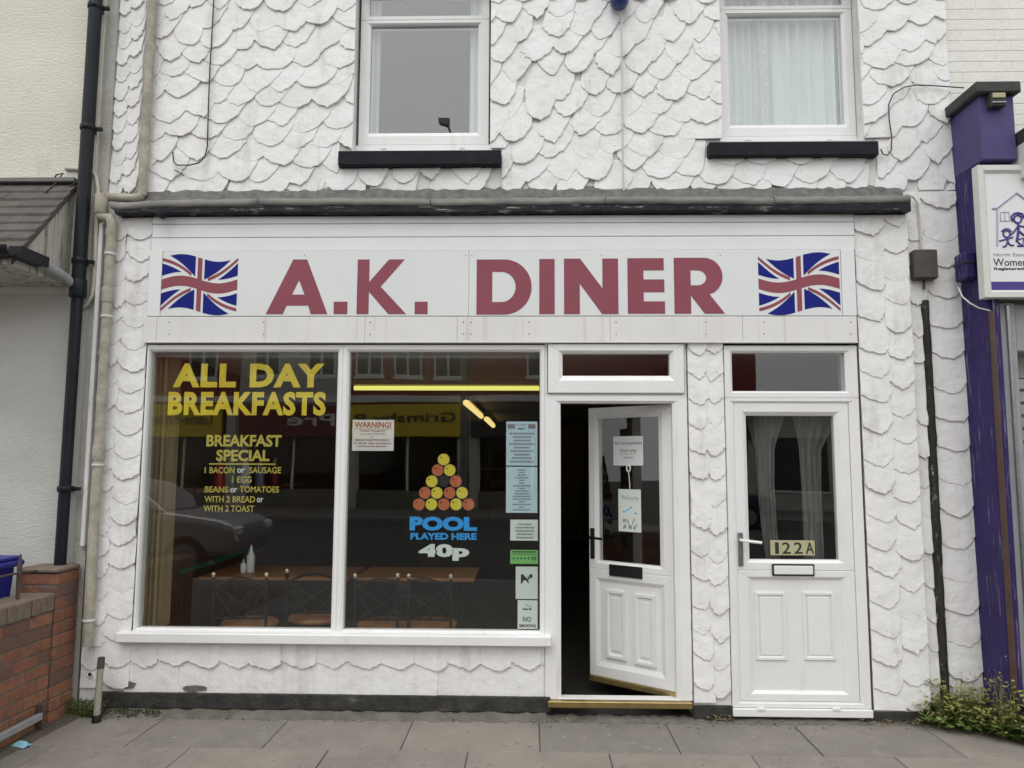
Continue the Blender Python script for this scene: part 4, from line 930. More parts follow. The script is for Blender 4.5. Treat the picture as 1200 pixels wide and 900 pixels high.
tag(MB().tube([pt(1062, 228, -.03), pt(1070, 231, .0), pt(1075, 238, .015), pt(1077, 250, .015), pt(1078, 270, .015), pt(1079.5, 296, .015)], .0055, 7).build('box_cable', 'cable_white'), 'grey cable dropping from the flashing to the brown box', 'cable')
mb = MB(); r = random.Random(12); n = 40; X0 = PX(1097, 600, .02)
for i in range(n+1):
    z = PZ(1087, 352, .02)+(.10-PZ(1087, 352, .02))*i/n; wd = .026+.008*i/n+r.uniform(-.004, .004); xx = X0+r.uniform(-.0015, .0015)+.003*math.sin(i*.17)
    mb.v += [(xx-wd, YU, z), (xx-wd*.75, .014, z), (xx, .004, z), (xx+wd*.75, .012, z), (xx+wd, YU, z)]
for i in range(n):
    for kk in range(4): mb.f.append([i*5+kk, i*5+kk+1, i*5+6+kk, i*5+5+kk]); mb.sm.append(True)
mb.f += [[0, 1, 2, 3, 4], [n*5+kk for kk in range(5)]]; mb.sm += [False, False]
tag(mb.build('cable_capping', 'dark_strip'), 'ragged black cable capping strip below the brown box', 'capping')

# ================================================================ LEFT NEIGHBOUR
ln = thing('cream_neighbour', (-4.5, .2, 0), 'cream roughcast neighbouring building with tiled canopy, left of the diner', 'building')
xg = PX(112, 200, 0)
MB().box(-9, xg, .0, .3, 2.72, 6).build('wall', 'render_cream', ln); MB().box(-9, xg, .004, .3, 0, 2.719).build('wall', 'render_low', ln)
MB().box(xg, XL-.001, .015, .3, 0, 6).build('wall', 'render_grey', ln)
MB().bbox(PX(99, 560, -.02)-.006, PX(99, 560, -.02)+.022, -.018, .02, PZ(96, 640, 0), PZ(116, 262, 0), .004).build('edge_fillet', 'scale', ln)
XC = PX(89, 225, 0)-.005                                # side plane of the canopy
zr_ = PZ(90, 217, 0); ye, ze = onx(14, 302, XC); zc = onx(60, 321, XC)[1]-.01
NROW = 9; XF = -6.5
dy, dz = ye-.0, ze-zr_
for k in range(NROW):
    t0, t1 = k/NROW, (k+1)/NROW+.03
    y0, z0 = dy*t0, zr_+dz*t0; y1, z1 = dy*t1, zr_+dz*t1
    r = random.Random(k); a = XF+(k % 2)*.1
    while a < XC+.02:
        b = min(a+.265, XC+.025); h = r.uniform(-.002, .003)
        mb = MB().add([(a+.001, y0, z0+.012+h), (b-.001, y0, z0+.012+h), (b-.001, y1-.012, z1+.024+h), (a+.001, y1-.012, z1+.024+h), (a+.001, y0, z0-.004), (b-.001, y0, z0-.004), (b-.001, y1-.012, z1+.006+h), (a+.001, y1-.012, z1+.006+h)],
                      [(0, 1, 2, 3), (7, 6, 5, 4), (0, 4, 5, 1), (1, 5, 6, 2), (2, 6, 7, 3), (3, 7, 4, 0)])
        if b > -5.6: mb.build('roof_tile', 'tile', ln)
        a = b
MB().add([(XF, 0, zr_-.005), (XC+.01, 0, zr_-.005), (XC+.01, ye, ze-.005), (XF, ye, ze-.005), (XF, 0, zr_-.04), (XC+.01, 0, zr_-.04), (XC+.01, ye, ze-.04), (XF, ye, ze-.04)], [(0, 1, 2, 3), (7, 6, 5, 4), (0, 4, 5, 1), (1, 5, 6, 2), (2, 6, 7, 3), (3, 7, 4, 0)]).build('roof_deck', 'tile', ln)
MB().bbox(XF, XC+.02, -.05, .0, zr_+.008, zr_+.04, .005).build('ridge_flashing', 'lead', ln)
nb = 6
for k in range(nb):                                   # peeling boards of the cheek
    ya, yb = ye*k/nb, ye*(k+1)/nb
    za, zb2 = zr_+dz*k/nb-.042, zr_+dz*(k+1)/nb-.042
    if k == nb-1: zb2 = max(zb2, zc+.02)
    MB().prismx([(ya-.001, zc), (yb+.001, zc), (yb+.001, max(zb2, zc+.012)), (ya-.001, za)], XC-.03, XC-random.Random(k).uniform(0, .004)).build('cheek_board', 'peel_wood', ln)
MB().box(XF, XC-.001, ye, -.001, zc-.03, zc-.001).build('soffit', 'peel_wood', ln)
MB().bbox(XF, XC-.002, ye-.02, ye, zc-.03, ze+.0, .003).build('fascia_board', 'peel_wood', ln)
gt_ = []
for k in range(9): a = math.pi+math.pi*k/8; gt_.append((ye-.075+math.cos(a)*.055, zc+.06+math.sin(a)*.055))
gt_ += [(ye-.075+math.cos(math.pi-math.pi*k/8+math.pi)*.049, zc+.06+math.sin(math.pi-math.pi*k/8+math.pi)*.049) for k in range(9)]
MB().prismx(gt_, XF, XC+.05).build('gutter', 'black_plastic', ln)
ym = onx(47, 316, XC+.03)[0]
MB().bbox(XC+.005, XC+.085, ym, ye-.04, zc+.01, zc+.075, .008).build('gutter', 'black_plastic', ln)
MB().tube([(XC+.045, ym-.03, zc+.035), (XC+.047, ym+.03, zc+.03), (XC+.05, -.16, zc+.01), (xbp-.02, -.09, zj+.02)], .031, 12).build('drain_branch', 'grey_gutter', ln)
# ---- brick garden wall
bw = thing('brick_garden_wall', (WX-.1, -.7, 0), 'low red brick garden wall with end pillar and brick-on-edge coping', 'wall')
CH, BL, BT = .0755, .222, .105
rb = random.Random(6)
def brick(x0, x1, y0, y1, z0, z1, mt=None): MB().bbox(x0+.0035, x1-.0005, y0+.004, y1-.004, z0+.0045, z1-.0045, .005).build('brick', mt or rb.choice(['brick_a', 'brick_a', 'brick_b', 'brick_c']), bw)
ncr = 9; zcop = ncr*CH
MB().box(WX-BT, WX-.006, -1.7, -.235, 0, zcop+.09).build('mortar_core', 'brick_mortar', bw)
for k in range(ncr):
    y = -.232 if k % 2 == 0 else -.232+.0; first = True; y0 = -.236
    while y0 > -1.7:
        ln_ = BL if not (first and k % 2) else BL/2; first = False
        y1 = max(-1.7, y0-ln_); jx = rb.uniform(-.003, .003)
        brick(WX-BT+.01, WX+jx, y1, y0, k*CH, (k+1)*CH); y0 = y1
y0 = -.24
while y0 > -1.65:
    y1 = y0-.072; h = rb.uniform(-.004, .004)
    MB().bbox(WX-.20, WX+.012+rb.uniform(-.004, .004), y1+.004, y0-.002, zcop+.005, zcop+.108+h, .007).build('coping_brick', 'coping_brick', bw); y0 = y1
npl = 12; PW = .225
MB().box(WX-PW+.006, WX+.006, -.228, -.006, 0, npl*CH-.004).build('mortar_core', 'brick_mortar', bw)
for k in range(npl):
    z0, z1 = k*CH, (k+1)*CH
    if k % 2 == 0:
        brick(WX-PW, WX-PW/2+.002, -.235, -.0, z0, z1); brick(WX-PW/2, WX+.012+rb.uniform(-.003, .003), -.235, -.0, z0, z1)
    else:
        brick(WX-PW, WX+.012+rb.uniform(-.003, .003), -.235, -.118, z0, z1); brick(WX-PW, WX+.012, -.118, -.0, z0, z1)
MB().bbox(WX-PW-.01, WX+.02, -.245, -.002, npl*CH+.002, npl*CH+.03, .012).build('pillar_cap', 'coping_brick', bw)
ra = MB()
ysp, zsp = onx(21, 690, WX-.08)
ra.tube([(WX-.08, ysp, zcop+.1), (WX-.08, ysp, zcop+.2), (WX-.078, ysp, zcop+.29), (WX-.077, ysp, zcop+.37)], [.009, .012, .014, .004], 6)
ra.tube([(WX-.08, ysp-.9, zcop+.265), (WX-.08, ysp, zcop+.26), (WX-.08, ysp+.17, zcop+.25)], .007, 6)
tag(ra.build('iron_railing', 'rust'), 'rusty iron railing stub with a spike on the brick wall', 'railing')
ya_, za_ = onx(0, 876, WX+.05); yb_, zb_ = onx(50, 846, WX+.04)
rail = thing('base_rail', (WX+.03, -.6, .0), 'grey metal rail along the foot of the brick wall', 'rail')
MB().bbox(WX+.02, WX+.05, -1.6, yb_, .075, .115, .004).build('bar', 'grey_gutter', rail); MB().bbox(WX+.012, WX+.05, yb_-.02, yb_+.0, .0, .16, .004).build('bracket', 'rust', rail)
MB().bbox(WX+.012, WX+.05, -1.25, -1.23, .0, .16, .004).build('bracket', 'rust', rail)
# blue wheelie bin in the forecourt
bi = thing('wheelie_bin', (-3.42, -.52, 0), 'blue plastic bin behind the brick garden wall', 'bin')
bxr, bz = PX(26, 680, -.2)-.03, PZ(20, 655, -.3)
b0_, b1_ = bxr-.5, bxr
mb = MB().add([(b0_+.05, -.75, .02), (b1_-.05, -.75, .02), (b1_-.05, -.28, .02), (b0_+.05, -.28, .02), (b0_, -.8, bz-.05), (b1_, -.8, bz-.05), (b1_, -.22, bz-.05), (b0_, -.22, bz-.05)], [(0, 3, 2, 1), (4, 5, 6, 7), (0, 1, 5, 4), (1, 2, 6, 5), (2, 3, 7, 6), (3, 0, 4, 7)]); mb.build('body', 'bin_blue', bi, bevel=.02)
MB().bbox(b0_-.045, b1_+.045, -.85, -.2, bz-.05, bz-.012, .012).build('rim', 'bin_blue', bi)
MB().bbox(b0_-.03, b1_+.03, -.84, -.21, bz-.01, bz+.012, .010).build('lid', 'bin_blue', bi)
for s_ in (b0_+.04, b1_-.04): MB().lathe([(.09, -.02), (.1, -.015), (.1, .015), (.09, .02)], (s_, -.26, .1), 16, 'x').build('wheel', 'tyre', bi)
# post stub and litter
px_, _ = P(114, 840, -.16)
ps = thing('post_stub', (px_, -.16, 0), 'short leaning pipe stub with a rusty brown top by the wall', 'post')
zt = 1.6-(1.6)*0+0
top = pt(119, 770, -.14); bot = (PX(113, 842, -.16), -.16, -.01); md = pt(117.8, 783, -.145)
MB().tube([bot, md], [.021, .019], 12).build('tube', 'post_grey', ps); MB().tube([md, top], [.022, .020], 12).build('rusty_top', 'rust', ps)
MB().lathe([(.026, 0), (.026, .05), (.022, .055)], (bot[0], bot[1], -.01), 12).build('foot', 'black_plastic', ps)
lx, ly = None, None
r_ = ray(23, 876); t = -1.6/r_.z; lx, ly = r_.x*t, -CD+r_.y*t
mb = MB(); rl = random.Random(3)
for j in range(5):
    for i in range(9): mb.v.append((lx-.05+.1*i/8+rl.uniform(-.004, .004), ly-.03+.06*j/4, .004+.03*math.sin(math.pi*i/8)*math.sin(math.pi*j/4)+rl.uniform(0, .01)))
for j in range(4):
    for i in range(8): mb.f.append([j*9+i, j*9+i+1, (j+1)*9+i+1, (j+1)*9+i]); mb.sm.append(False)
lo = mb.build('litter', 'litter', fix=False); tag(lo, 'crumpled light blue scrap of litter on the pavement', 'litter')
so_ = lo.modifiers.new('solid', 'SOLIDIFY'); so_.thickness = .003
# round hole with dark sleeve in the lower left of the wall
x, z = P(105.5, 790.5, -.02)
MB().lathe([(.016, .0), (.019, -.004), (.019, -.010), (.013, -.010), (.012, .005)], (x, -.014, z), 16, 'y').build('vent_ring', 'scale', diner); MB().disc(x, z, -.022, -.012, .013, 14).build('vent_hole', 'ink_black', diner)

# ================================================================ RIGHT NEIGHBOUR
rn = thing('purple_shop', (3.6, .2, 0), 'neighbouring shop with purple pilaster and cream painted brick above', 'building')
xn0 = XR+.004
MB().box(xn0, 8, .07, .35, 0, 6).build('wall', 'white_mortar', rn)
z = 3.35; k = 0
while z < 5.3:
    x = xn0-.11*(k % 2)
    while x < 4.1:
        a, b = max(xn0, x), x+.222
        if b-a > .03: MB().bbox(a+.0015, b-.0015, .0672, .10, z+.0015, z+.074, .003).build('brick', 'white_brick', rn)
        x = b
    z += .0755; k += 1
XPp = PX(1113, 150, .05)+.006; YPp = -.235
XP2 = PX(1187, 600, -.235)+.02
XP3 = PX(1190, 150, -.29); zc0 = PZ(1165, 187, -.29); zc1 = PZ(1165, 112, -.29)
MB().bbox(XPp, XP2-.02, YPp, .07, 0, zc0+.01, .006).build('pilaster_shaft', 'purple', rn)
MB().bbox(XPp+.03, XPp+.055, YPp-.018, YPp+.002, .0, zc0-.02, .005).build('pilaster_bead', 'purple', rn)
MB().bbox(XP2-.075, XP2-.035, YPp-.014, YPp+.002, .0, zc0-.02, .005).build('pilaster_bead', 'purple', rn)
MB().bbox(XPp-.004, XP3, -.29, .07, zc0, zc1, .006).build('console', 'purple_soft', rn)
MB().bbox(XPp-.045, XP3+.025, -.335, .07, zc1+.001, zc1+.075, .008).build('console_cap', 'lead_black', rn)
x0, x1, z0, z1 = RC(1160, 109, 1178, 126, -.33)
lf = thing('small_floodlight', ((x0+x1)/2, -.31, z0), 'small dark lamp under the black cap of the purple console', 'lamp')
MB().bbox(x0, x1, -.345, -.289, z0+.005, z1, .006).build('housing', 'lead_black', lf); MB().bbox(x0+.008, x1-.008, -.352, -.343, z0+.055, z1-.008, .003).build('lens', 'number_plate', lf); MB().bbox(x0+.004, x1-.004, -.352, -.343, z0+.022, z0+.032, .002).build('rim', 'steel', lf)
MB().bbox(XP3+.012, 6.5, -.355, .07, PZ(1196, 206, -.34), PZ(1196, 166, -.34), .005).build('canopy_box', 'sign_frame', rn)
MB().bbox(XP3+.012, 6.5, -.37, .07, PZ(1196, 165.5, -.34), PZ(1196, 150, -.34), .005).build('canopy_cap', 'lead_black', rn)
# the charity sign
ws = thing('charity_sign', (3.4, -.3, PZ(1175, 347, -.3)), 'white framed sign with stick figures, a house outline and a purple stripe', 'sign')
wx0 = PX(1150, 270, -.3); wz0, wz1 = PZ(1175, 348.5, -.3), PZ(1175, 193, -.3); wx1 = 4.3
YS = -.3
MB().frame(wx0, wx1, wz0, wz1, .048, YS, -.236, bead=.012).build('frame', 'sign_frame', ws)
MB().box(wx0+.04, wx1-.04, YS+.016, -.238, wz0+.04, wz1-.04).build('board', 'sign_board', ws)
YW = YS+.0155
x0, x1, z0, z1 = RC(1154.5, 330, 1300, 343, YW); MB().box(x0, wx1-.05, YW-.001, YW, z0, z1).build('stripe', 'ink_purple', ws)
def wtext(body, l, t_, r_, b_, mt, bold=0):
    x0, x1, z0, z1 = RC(l, t_, r_, b_, YW); text_mb(body, x0, x1, z0, z1, YW, .0008, bold).build('lettering', mt, ws)
wtext("North East Lincolnshire", 1164.5, 296.5, 1241, 300.2, 'ink_grey'); wtext("Women's Aid", 1164, 302.5, 1230, 311.5, 'ink_black', .005); wtext('Registered No 1125', 1164.8, 313.2, 1232, 317.2, 'ink_black', .03)
def stroke(pts, wd, mt, name='drawing', closed=False):
    MB().tube([pt(a, b, YW) for a, b in pts], wd, 6, closed=closed).build(name, mt, ws)
stroke([(1162.5, 244.5), (1168, 244), (1191, 226), (1214, 243), (1219, 244)], .0075, 'ink_lilac'); stroke([(1168.5, 244), (1168.5, 288)], .0065, 'ink_lilac'); stroke([(1213.5, 244), (1213.5, 288)], .0065, 'ink_lilac')
stroke([(1172.5, 248.5), (1182.5, 248.5), (1182.5, 259), (1172.5, 259)], .004, 'ink_lilac', closed=True); stroke([(1177.5, 248.5), (1177.5, 259)], .0035, 'ink_lilac')
def circ(cx_, cy_, r1): return [(cx_+math.cos(a*.5236)*r1, cy_+math.sin(a*.5236)*r1) for a in range(12)]
stroke(circ(1179.5, 274.2, 4), .0055, 'ink_purple', closed=True)
for a in range(-60, 61, 20): stroke([(1179.5+math.sin(R_(a))*4, 274.2-math.cos(R_(a))*4), (1179.5+math.sin(R_(a))*7, 274.2-math.cos(R_(a))*7)], .0045, 'ink_purple')
stroke([(1180.5, 278), (1180.8, 284), (1178.5, 288.5), (1175, 289.5)], .006, 'ink_purple'); stroke([(1181, 284), (1184, 287.5), (1188, 287.5)], .006, 'ink_purple'); stroke([(1171, 282.5), (1175, 281.5), (1181, 280), (1187, 278)], .0055, 'ink_purple')
stroke(circ(1192.5, 256.8, 4.6), .0065, 'ink_purple', closed=True); stroke([(1186, 259.5), (1185, 254), (1188, 250.5), (1193, 249.5), (1198, 251), (1200, 256)], .007, 'ink_purple')
stroke([(1193, 261.5), (1193.3, 268), (1193, 274), (1191.5, 282)], .008, 'ink_purple'); stroke([(1183.5, 276), (1188, 272), (1193, 264.5), (1199, 265.5), (1204, 268)], .006, 'ink_purple'); stroke([(1194, 271), (1200, 276)], .007, 'ink_purple'); stroke([(1190.5, 282), (1198, 288.3), (1200, 279), (1192, 281)], .006, 'ink_purple'); stroke([(1192, 288.3), (1206, 288.3)], .006, 'ink_purple')
# purple sensor box, its white wire, and the brown pipe
x0, x1, z0, z1 = RC(1120, 297, 1141.5, 329.5, -.25)
sb = thing('purple_alarm_box', ((x0+x1)/2, -.2, z0), 'small purple box fixed on the side of the pilaster', 'alarm')
ysa, zsa = onx(1127, 297, XPp); 
MB().bbox(XPp-.075, XPp-.002, -.16, -.03, PZ(1125, 329, -.1), PZ(1125, 297, -.1), .012).build('housing', 'purple', sb)
MB().bbox(XPp-.079, XPp-.001, -.164, -.026, PZ(1125, 311, -.1), PZ(1125, 308.5, -.1), .002).build('seam', 'ink_black', sb)
yk = PZ(1167, 367, -.26)
tag(MB().tube([pt(1123, 337, -.12), pt(1128, 348, -.2), pt(1137, 355.5, -.26), pt(1147, 361, -.26), pt(1158, 363.5, -.26), pt(1165, 367, -.262)], .005, 6).build('white_wire', 'cable_white'), 'white wire sagging from purple box to brown pipe', 'wire')
xq = PX(1175.5, 600, -.27)
tag(MB().tube([(xq, -.272, yk+.01), (xq, -.272, 1.0), (xq+.004, -.272, .02)], .017, 10).build('brown_pipe', 'brown_pipe'), 'slim brown pipe running down the purple pilaster', 'pipe')
# grey shutter guide and door beyond
gd = thing('shutter_guide', (XP2+.06, -.2, 0), 'grey galvanised roller shutter guide right of the pilaster', 'shutter')
MB().bbox(XP2-.018, XP2+.09, -.20, .06, 0, wz0-.012, .004).build('guide_rail', 'grey_gutter', gd); MB().bbox(XP2+.03, XP2+.05, -.216, -.19, 0, wz0-.03, .003).build('guide_lip', 'steel', gd)
MB().bbox(XP2+.092, 5, -.18, .06, wz0-.32, wz0-.012, .01).build('shutter_box', 'grey_gutter', gd)
for k in range(26): MB().bbox(XP2+.092, 5, -.05, -.02, .02+k*.082, .02+k*.082+.079, .012).build('shutter_slat', 'steel', gd)

# ================================================================ WEEDS AND MOSS
def leafy(mb, r, x, y, z, h, n, spread, lw):
    for k in range(n):
        a = r.uniform(0, 6.28); lean = r.uniform(.1, .9)*spread; hh = h*r.uniform(.3, 1.15)
        p0 = Vector((x+r.uniform(-.02, .02), y+r.uniform(-.02, .02), z)); p2 = p0+Vector((math.cos(a)*lean, math.sin(a)*lean, hh)); p1 = (p0+p2)/2+Vector((0, 0, hh*.18))
        side = Vector((-math.sin(a), math.cos(a), 0))
        q = [p0, p1, p2]
        w_ = .0016
        mb.add([p0-side*w_, p0+side*w_, p1+side*w_, p1-side*w_, p2], [(0, 1, 2, 3), (3, 2, 4)])
        for t in (.3, .45, .6, .72, .84, .95, 1.0):
            c_ = p0*(1-t)**2+p1*2*t*(1-t)+p2*t*t; b = r.uniform(0, 6.28); L_ = lw*r.uniform(.4, 1.9); d = Vector((math.cos(b), math.sin(b), r.uniform(-.3, .7)))*L_
            s2 = Vector((-math.sin(b), math.cos(b), r.uniform(-.4, .4)))*L_*.32
            mb.add([c_, c_+d*.5+s2, c_+d, c_+d*.5-s2], [(0, 1, 2, 3)])
rw = random.Random(17)
def weed_plot(mt, n, h, spread, lw, nst, xr, name, label, seed, yr=(.0, -.46), base=.01):
    r = random.Random(seed); mb = MB()
    for k in range(n):
        x = r.uniform(*xr); f = (x-2.42)/.62
        y = r.uniform(yr[0] if x < 2.74 else min(yr[0], -.27), yr[1]*max(.3, min(1.25, f)) if x < 2.74 else min(yr[1], -.36)*max(.3, min(1.6, f))); leafy(mb, r, x, y, base, h*r.uniform(.5, 1.15)*(.6+.5*max(0, min(1, f))), nst, spread, lw)
    o = mb.build(name, mt, fix=False); tag(o, label, 'weeds', kind='stuff'); return o
weed_plot('weed_a', 150, .32, .20, .021, 6, (2.46, 3.6), 'weeds', 'yellow-green weeds growing at the foot of the purple pilaster', 1)
weed_plot('weed_b', 75, .15, .16, .032, 6, (2.5, 3.6), 'weeds', 'mid green leafy weeds tangled at the corner by the pilaster', 2)
weed_plot('weed_dry', 70, .42, .16, .012, 4, (2.55, 3.5), 'dry_weeds', 'dry brown seed stalks among the green weeds', 3, (.0, -.12))
weed_plot('weed_clover', 26, .09, .07, .026, 8, (2.85, 3.3), 'clover', 'bright green clover at the pavement edge by the weeds', 4, (-.42, -.62))
weed_plot('weed_dry', 10, .05, .05, .012, 4, (1.10, 1.25), 'dry_weeds', 'small dry tuft at the foot of the narrow white pilaster', 5, (-.02, -.05))
weed_plot('weed_dry', 14, .05, .05, .012, 4, (2.05, 2.5), 'dry_weeds', 'thin dry grass along the foot of the right pilaster', 6, (-.02, -.06))
def moss(name, mt, x0, x1, y0, y1, z0, z1, n, label, seed):
    r = random.Random(seed); mb = MB()
    for k in range(n):
        x = x0+(x1-x0)*r.random(); y = y0+(y1-y0)*r.random(); z = z0+(z1-z0)*r.random()**1.6; s_ = r.uniform(.004, .011)
        d = Vector((r.uniform(-1, 1), r.uniform(-1, 1), r.uniform(-.2, 1))).normalized()*s_; e = d.orthogonal().normalized()*s_*.6
        c_ = Vector((x, y, z)); mb.add([c_-d*.4, c_+e, c_+d, c_-e], [(0, 1, 2, 3)])
    o = mb.build(name, mt, fix=False); tag(o, label, 'moss', kind='stuff')
moss('moss', 'moss', WX+.0, PLx[0]+.20, -.09, .0, .0, .10, 1500, 'bright green moss in the corner of brick wall and shopfront', 1)
moss('moss', 'moss_dark', PLx[0]+.02, PLx[0]+.55, -.07, -.03, .0, .05, 900, 'dark moss along the plinth left of the shop window', 2)

r = random.Random(40); mb = MB()                      # crumbs of render, leaf bits and grit swept against the wall
for k in range(420):
    x = r.uniform(PX(125, 835), 2.6); y = -.03-abs(r.gauss(0, .045)); z = .001 if y < -.085 else .03*(1+(y+.03)/.06)*.6
    a = r.uniform(0, 6.28); q = r.uniform(.003, .011); u = Vector((math.cos(a), math.sin(a), r.uniform(-.2, .3)))*q; v = Vector((-math.sin(a), math.cos(a), r.uniform(-.2, .3)))*q*r.uniform(.3, .9)
    c_ = Vector((x, y, max(.002, z)+q*.3)); mb.add([c_-u, c_-v, c_+u, c_+v, c_+Vector((0, 0, q*.5)), c_-Vector((0, 0, q*.5))], [(0, 1, 4), (1, 2, 4), (2, 3, 4), (3, 0, 4), (1, 0, 5), (2, 1, 5), (3, 2, 5), (0, 3, 5)])
tag(mb.build('wall_foot_debris', 'debris', fix=False), 'crumbs of dirt and leaf litter along the foot of the shopfront', 'debris', kind='stuff')

# ================================================================ INSIDE THE DINER
def tube_light(name, a, b, label, mt, r=.02):
    root = thing(name, ((a[0]+b[0])/2, (a[1]+b[1])/2, a[2]-.03), label, 'light')
    MB().tube([a, b], r, 10).build('tube', mt, root)
    d = (Vector(b)-Vector(a)).normalized(); s_ = Vector((-d.y, d.x, 0))*.045
    A, B = Vector(a), Vector(b); u = Vector((0, 0, .028)); v_ = Vector((0, 0, 2.358-a[2]))
    MB().add([A-s_+u, A+s_+u, B+s_+u, B-s_+u, A-s_+v_, A+s_+v_, B+s_+v_, B-s_+v_], [(0, 3, 2, 1), (4, 5, 6, 7), (0, 1, 5, 4), (1, 2, 6, 5), (2, 3, 7, 6), (3, 0, 4, 7)]).build('fitting', 'fitting', root)
yt = 2.1; tube_light('strip_light', (PX(415, 456, yt), yt, PZ(520, 455, yt)), (PX(632, 455, yt), yt, PZ(520, 455, yt)), 'long yellow fluorescent strip light across the diner ceiling', 'tube', .021)
zt2 = 2.27
def at_z(px, py, z): r = ray(px, py); t = (z-CZ)/r.z; return (r.x*t, -CD+r.y*t, z)
tube_light('strip_light', at_z(546, 472, zt2), at_z(564, 488, zt2), 'nearer of two small strip lights seen end-on deep inside', 'tube_far', .035)
a_, b_ = at_z(570, 491, zt2), at_z(578, 499, zt2)
tube_light('strip_light', a_, (b_[0], min(b_[1], BK-.2), zt2), 'farthest small strip light deep inside the diner', 'tube_far', .04)
# vertical blind at the left of the window
vb = thing('vertical_blind', (a0+.1, .14, .5), 'beige vertical blind gathered at the left edge of the shop window', 'blind')
for k in range(5):
    x = a0-.03+k*.034; ang = R_(62); hw = .044
    MB().add([(x-hw*math.cos(ang), .14-hw*math.sin(ang), .52), (x+hw*math.cos(ang), .14+hw*math.sin(ang), .52), (x+hw*math.cos(ang), .14+hw*math.sin(ang), 2.3), (x-hw*math.cos(ang), .14-hw*math.sin(ang), 2.3),
              (x-hw*math.cos(ang)+.002, .14-hw*math.sin(ang), .52), (x+hw*math.cos(ang)+.002, .14+hw*math.sin(ang), .52), (x+hw*math.cos(ang)+.002, .14+hw*math.sin(ang), 2.3), (x-hw*math.cos(ang)+.002, .14-hw*math.sin(ang), 2.3)],
             [(0, 1, 2, 3), (7, 6, 5, 4), (0, 4, 5, 1), (2, 6, 7, 3), (1, 5, 6, 2), (0, 3, 7, 4)]).build('slat', ['blind', 'blind2'][k % 2], vb)
MB().box(a0-.06, c1+.05, .11, .17, 2.3, 2.35).build('head_rail', 'box_white', vb)
# counter along the left wall
ct_ = thing('service_counter', (-1.95, 1.6, 0.03), 'dark counter with a green top along the left wall inside', 'counter')
xcr = PX(266, 641, 2.3)
MB().bbox(RXL+.03, xcr-.12, .75, 2.7, .03, .77, .01).build('cabinet', 'room_brown', ct_); MB().bbox(RXL+.022, xcr-.08, .70, 2.75, .77, .80, .006).build('worktop', 'counter_green', ct_)
zcn = .801
def item(name, prof, x, y, mt, label, cat, cap=None):
    root = thing(name, (x, y, zcn), label, cat); MB().lathe(prof, (x, y, zcn), 14).build('body', mt, root)
    if cap: MB().lathe(cap[0], (x, y, zcn), 14).build('lid', cap[1], root)
item('cup_stack', [(.03, 0), (.034, .01), (.042, .17), (.042, .18)], PX(212, 650, .95), .95, 'cup_lilac', 'lilac beaker at the near end of the green counter', 'cup', ([(.043, .181), (.043, .19), (.03, .195)], 'cup_lilac'))
item('jar', [(.035, 0), (.04, .01), (.04, .10), (.03, .12)], PX(232, 650, 1.3), 1.3, 'box_white', 'small white jar on the green counter', 'jar', ([(.032, .121), (.032, .14), (.02, .142)], 'sauce_red'))
for k, (px, Y, mt, lb) in enumerate(((244, 1.9, 'box_white', 'white carton on the counter beside the jar'), (258, 2.3, 'paper_green', 'pale carton at the far end of the counter'))):
    x = PX(px, 640, Y); bx_ = thing('carton', (x, Y, zcn), lb, 'carton'); MB().bbox(x-.07, x+.07, Y-.06, Y+.06, zcn, zcn+.20, .004).build('box', mt, bx_); MB().bbox(x-.071, x+.071, Y-.061, Y+.061, zcn+.201, zcn+.206, .001).build('flap', mt, bx_)
sh_ = thing('wall_shelf', (RXL+.12, 1.7, 1.35), 'wooden shelf of bottles on the left wall inside', 'shelf')
MB().bbox(RXL+.022, RXL+.30, .9, 2.9, 1.36, 1.385, .004).build('board', 'table_wood', sh_)
for yy in (1.1, 2.7): MB().bbox(RXL+.022, RXL+.25, yy-.015, yy+.015, 1.24, 1.359, .004).build('bracket', 'room_dark', sh_)
for k, (yy, mt, lb) in enumerate(((1.0, 'sauce_red', 'red bottle first on the shelf from the window'), (1.25, 'counter_green', 'green bottle second on the shelf from the window'), (1.55, 'bottle_white', 'white bottle third on the shelf from the window'), (1.9, 'cup_lilac', 'lilac bottle fourth on the shelf from the window'), (2.3, 'sauce_red', 'farthest red bottle on the shelf from the window'))):
    bt_ = thing('bottle', (RXL+.16, yy, 1.386), lb, 'bottle'); MB().lathe([(.04, 0), (.043, .01), (.043, .15), (.016, .20)], (RXL+.16, yy, 1.386), 12).build('body', mt, bt_); MB().lathe([(.017, .201), (.017, .24), (.012, .242)], (RXL+.16, yy, 1.386), 10).build('cap', 'box_white', bt_)
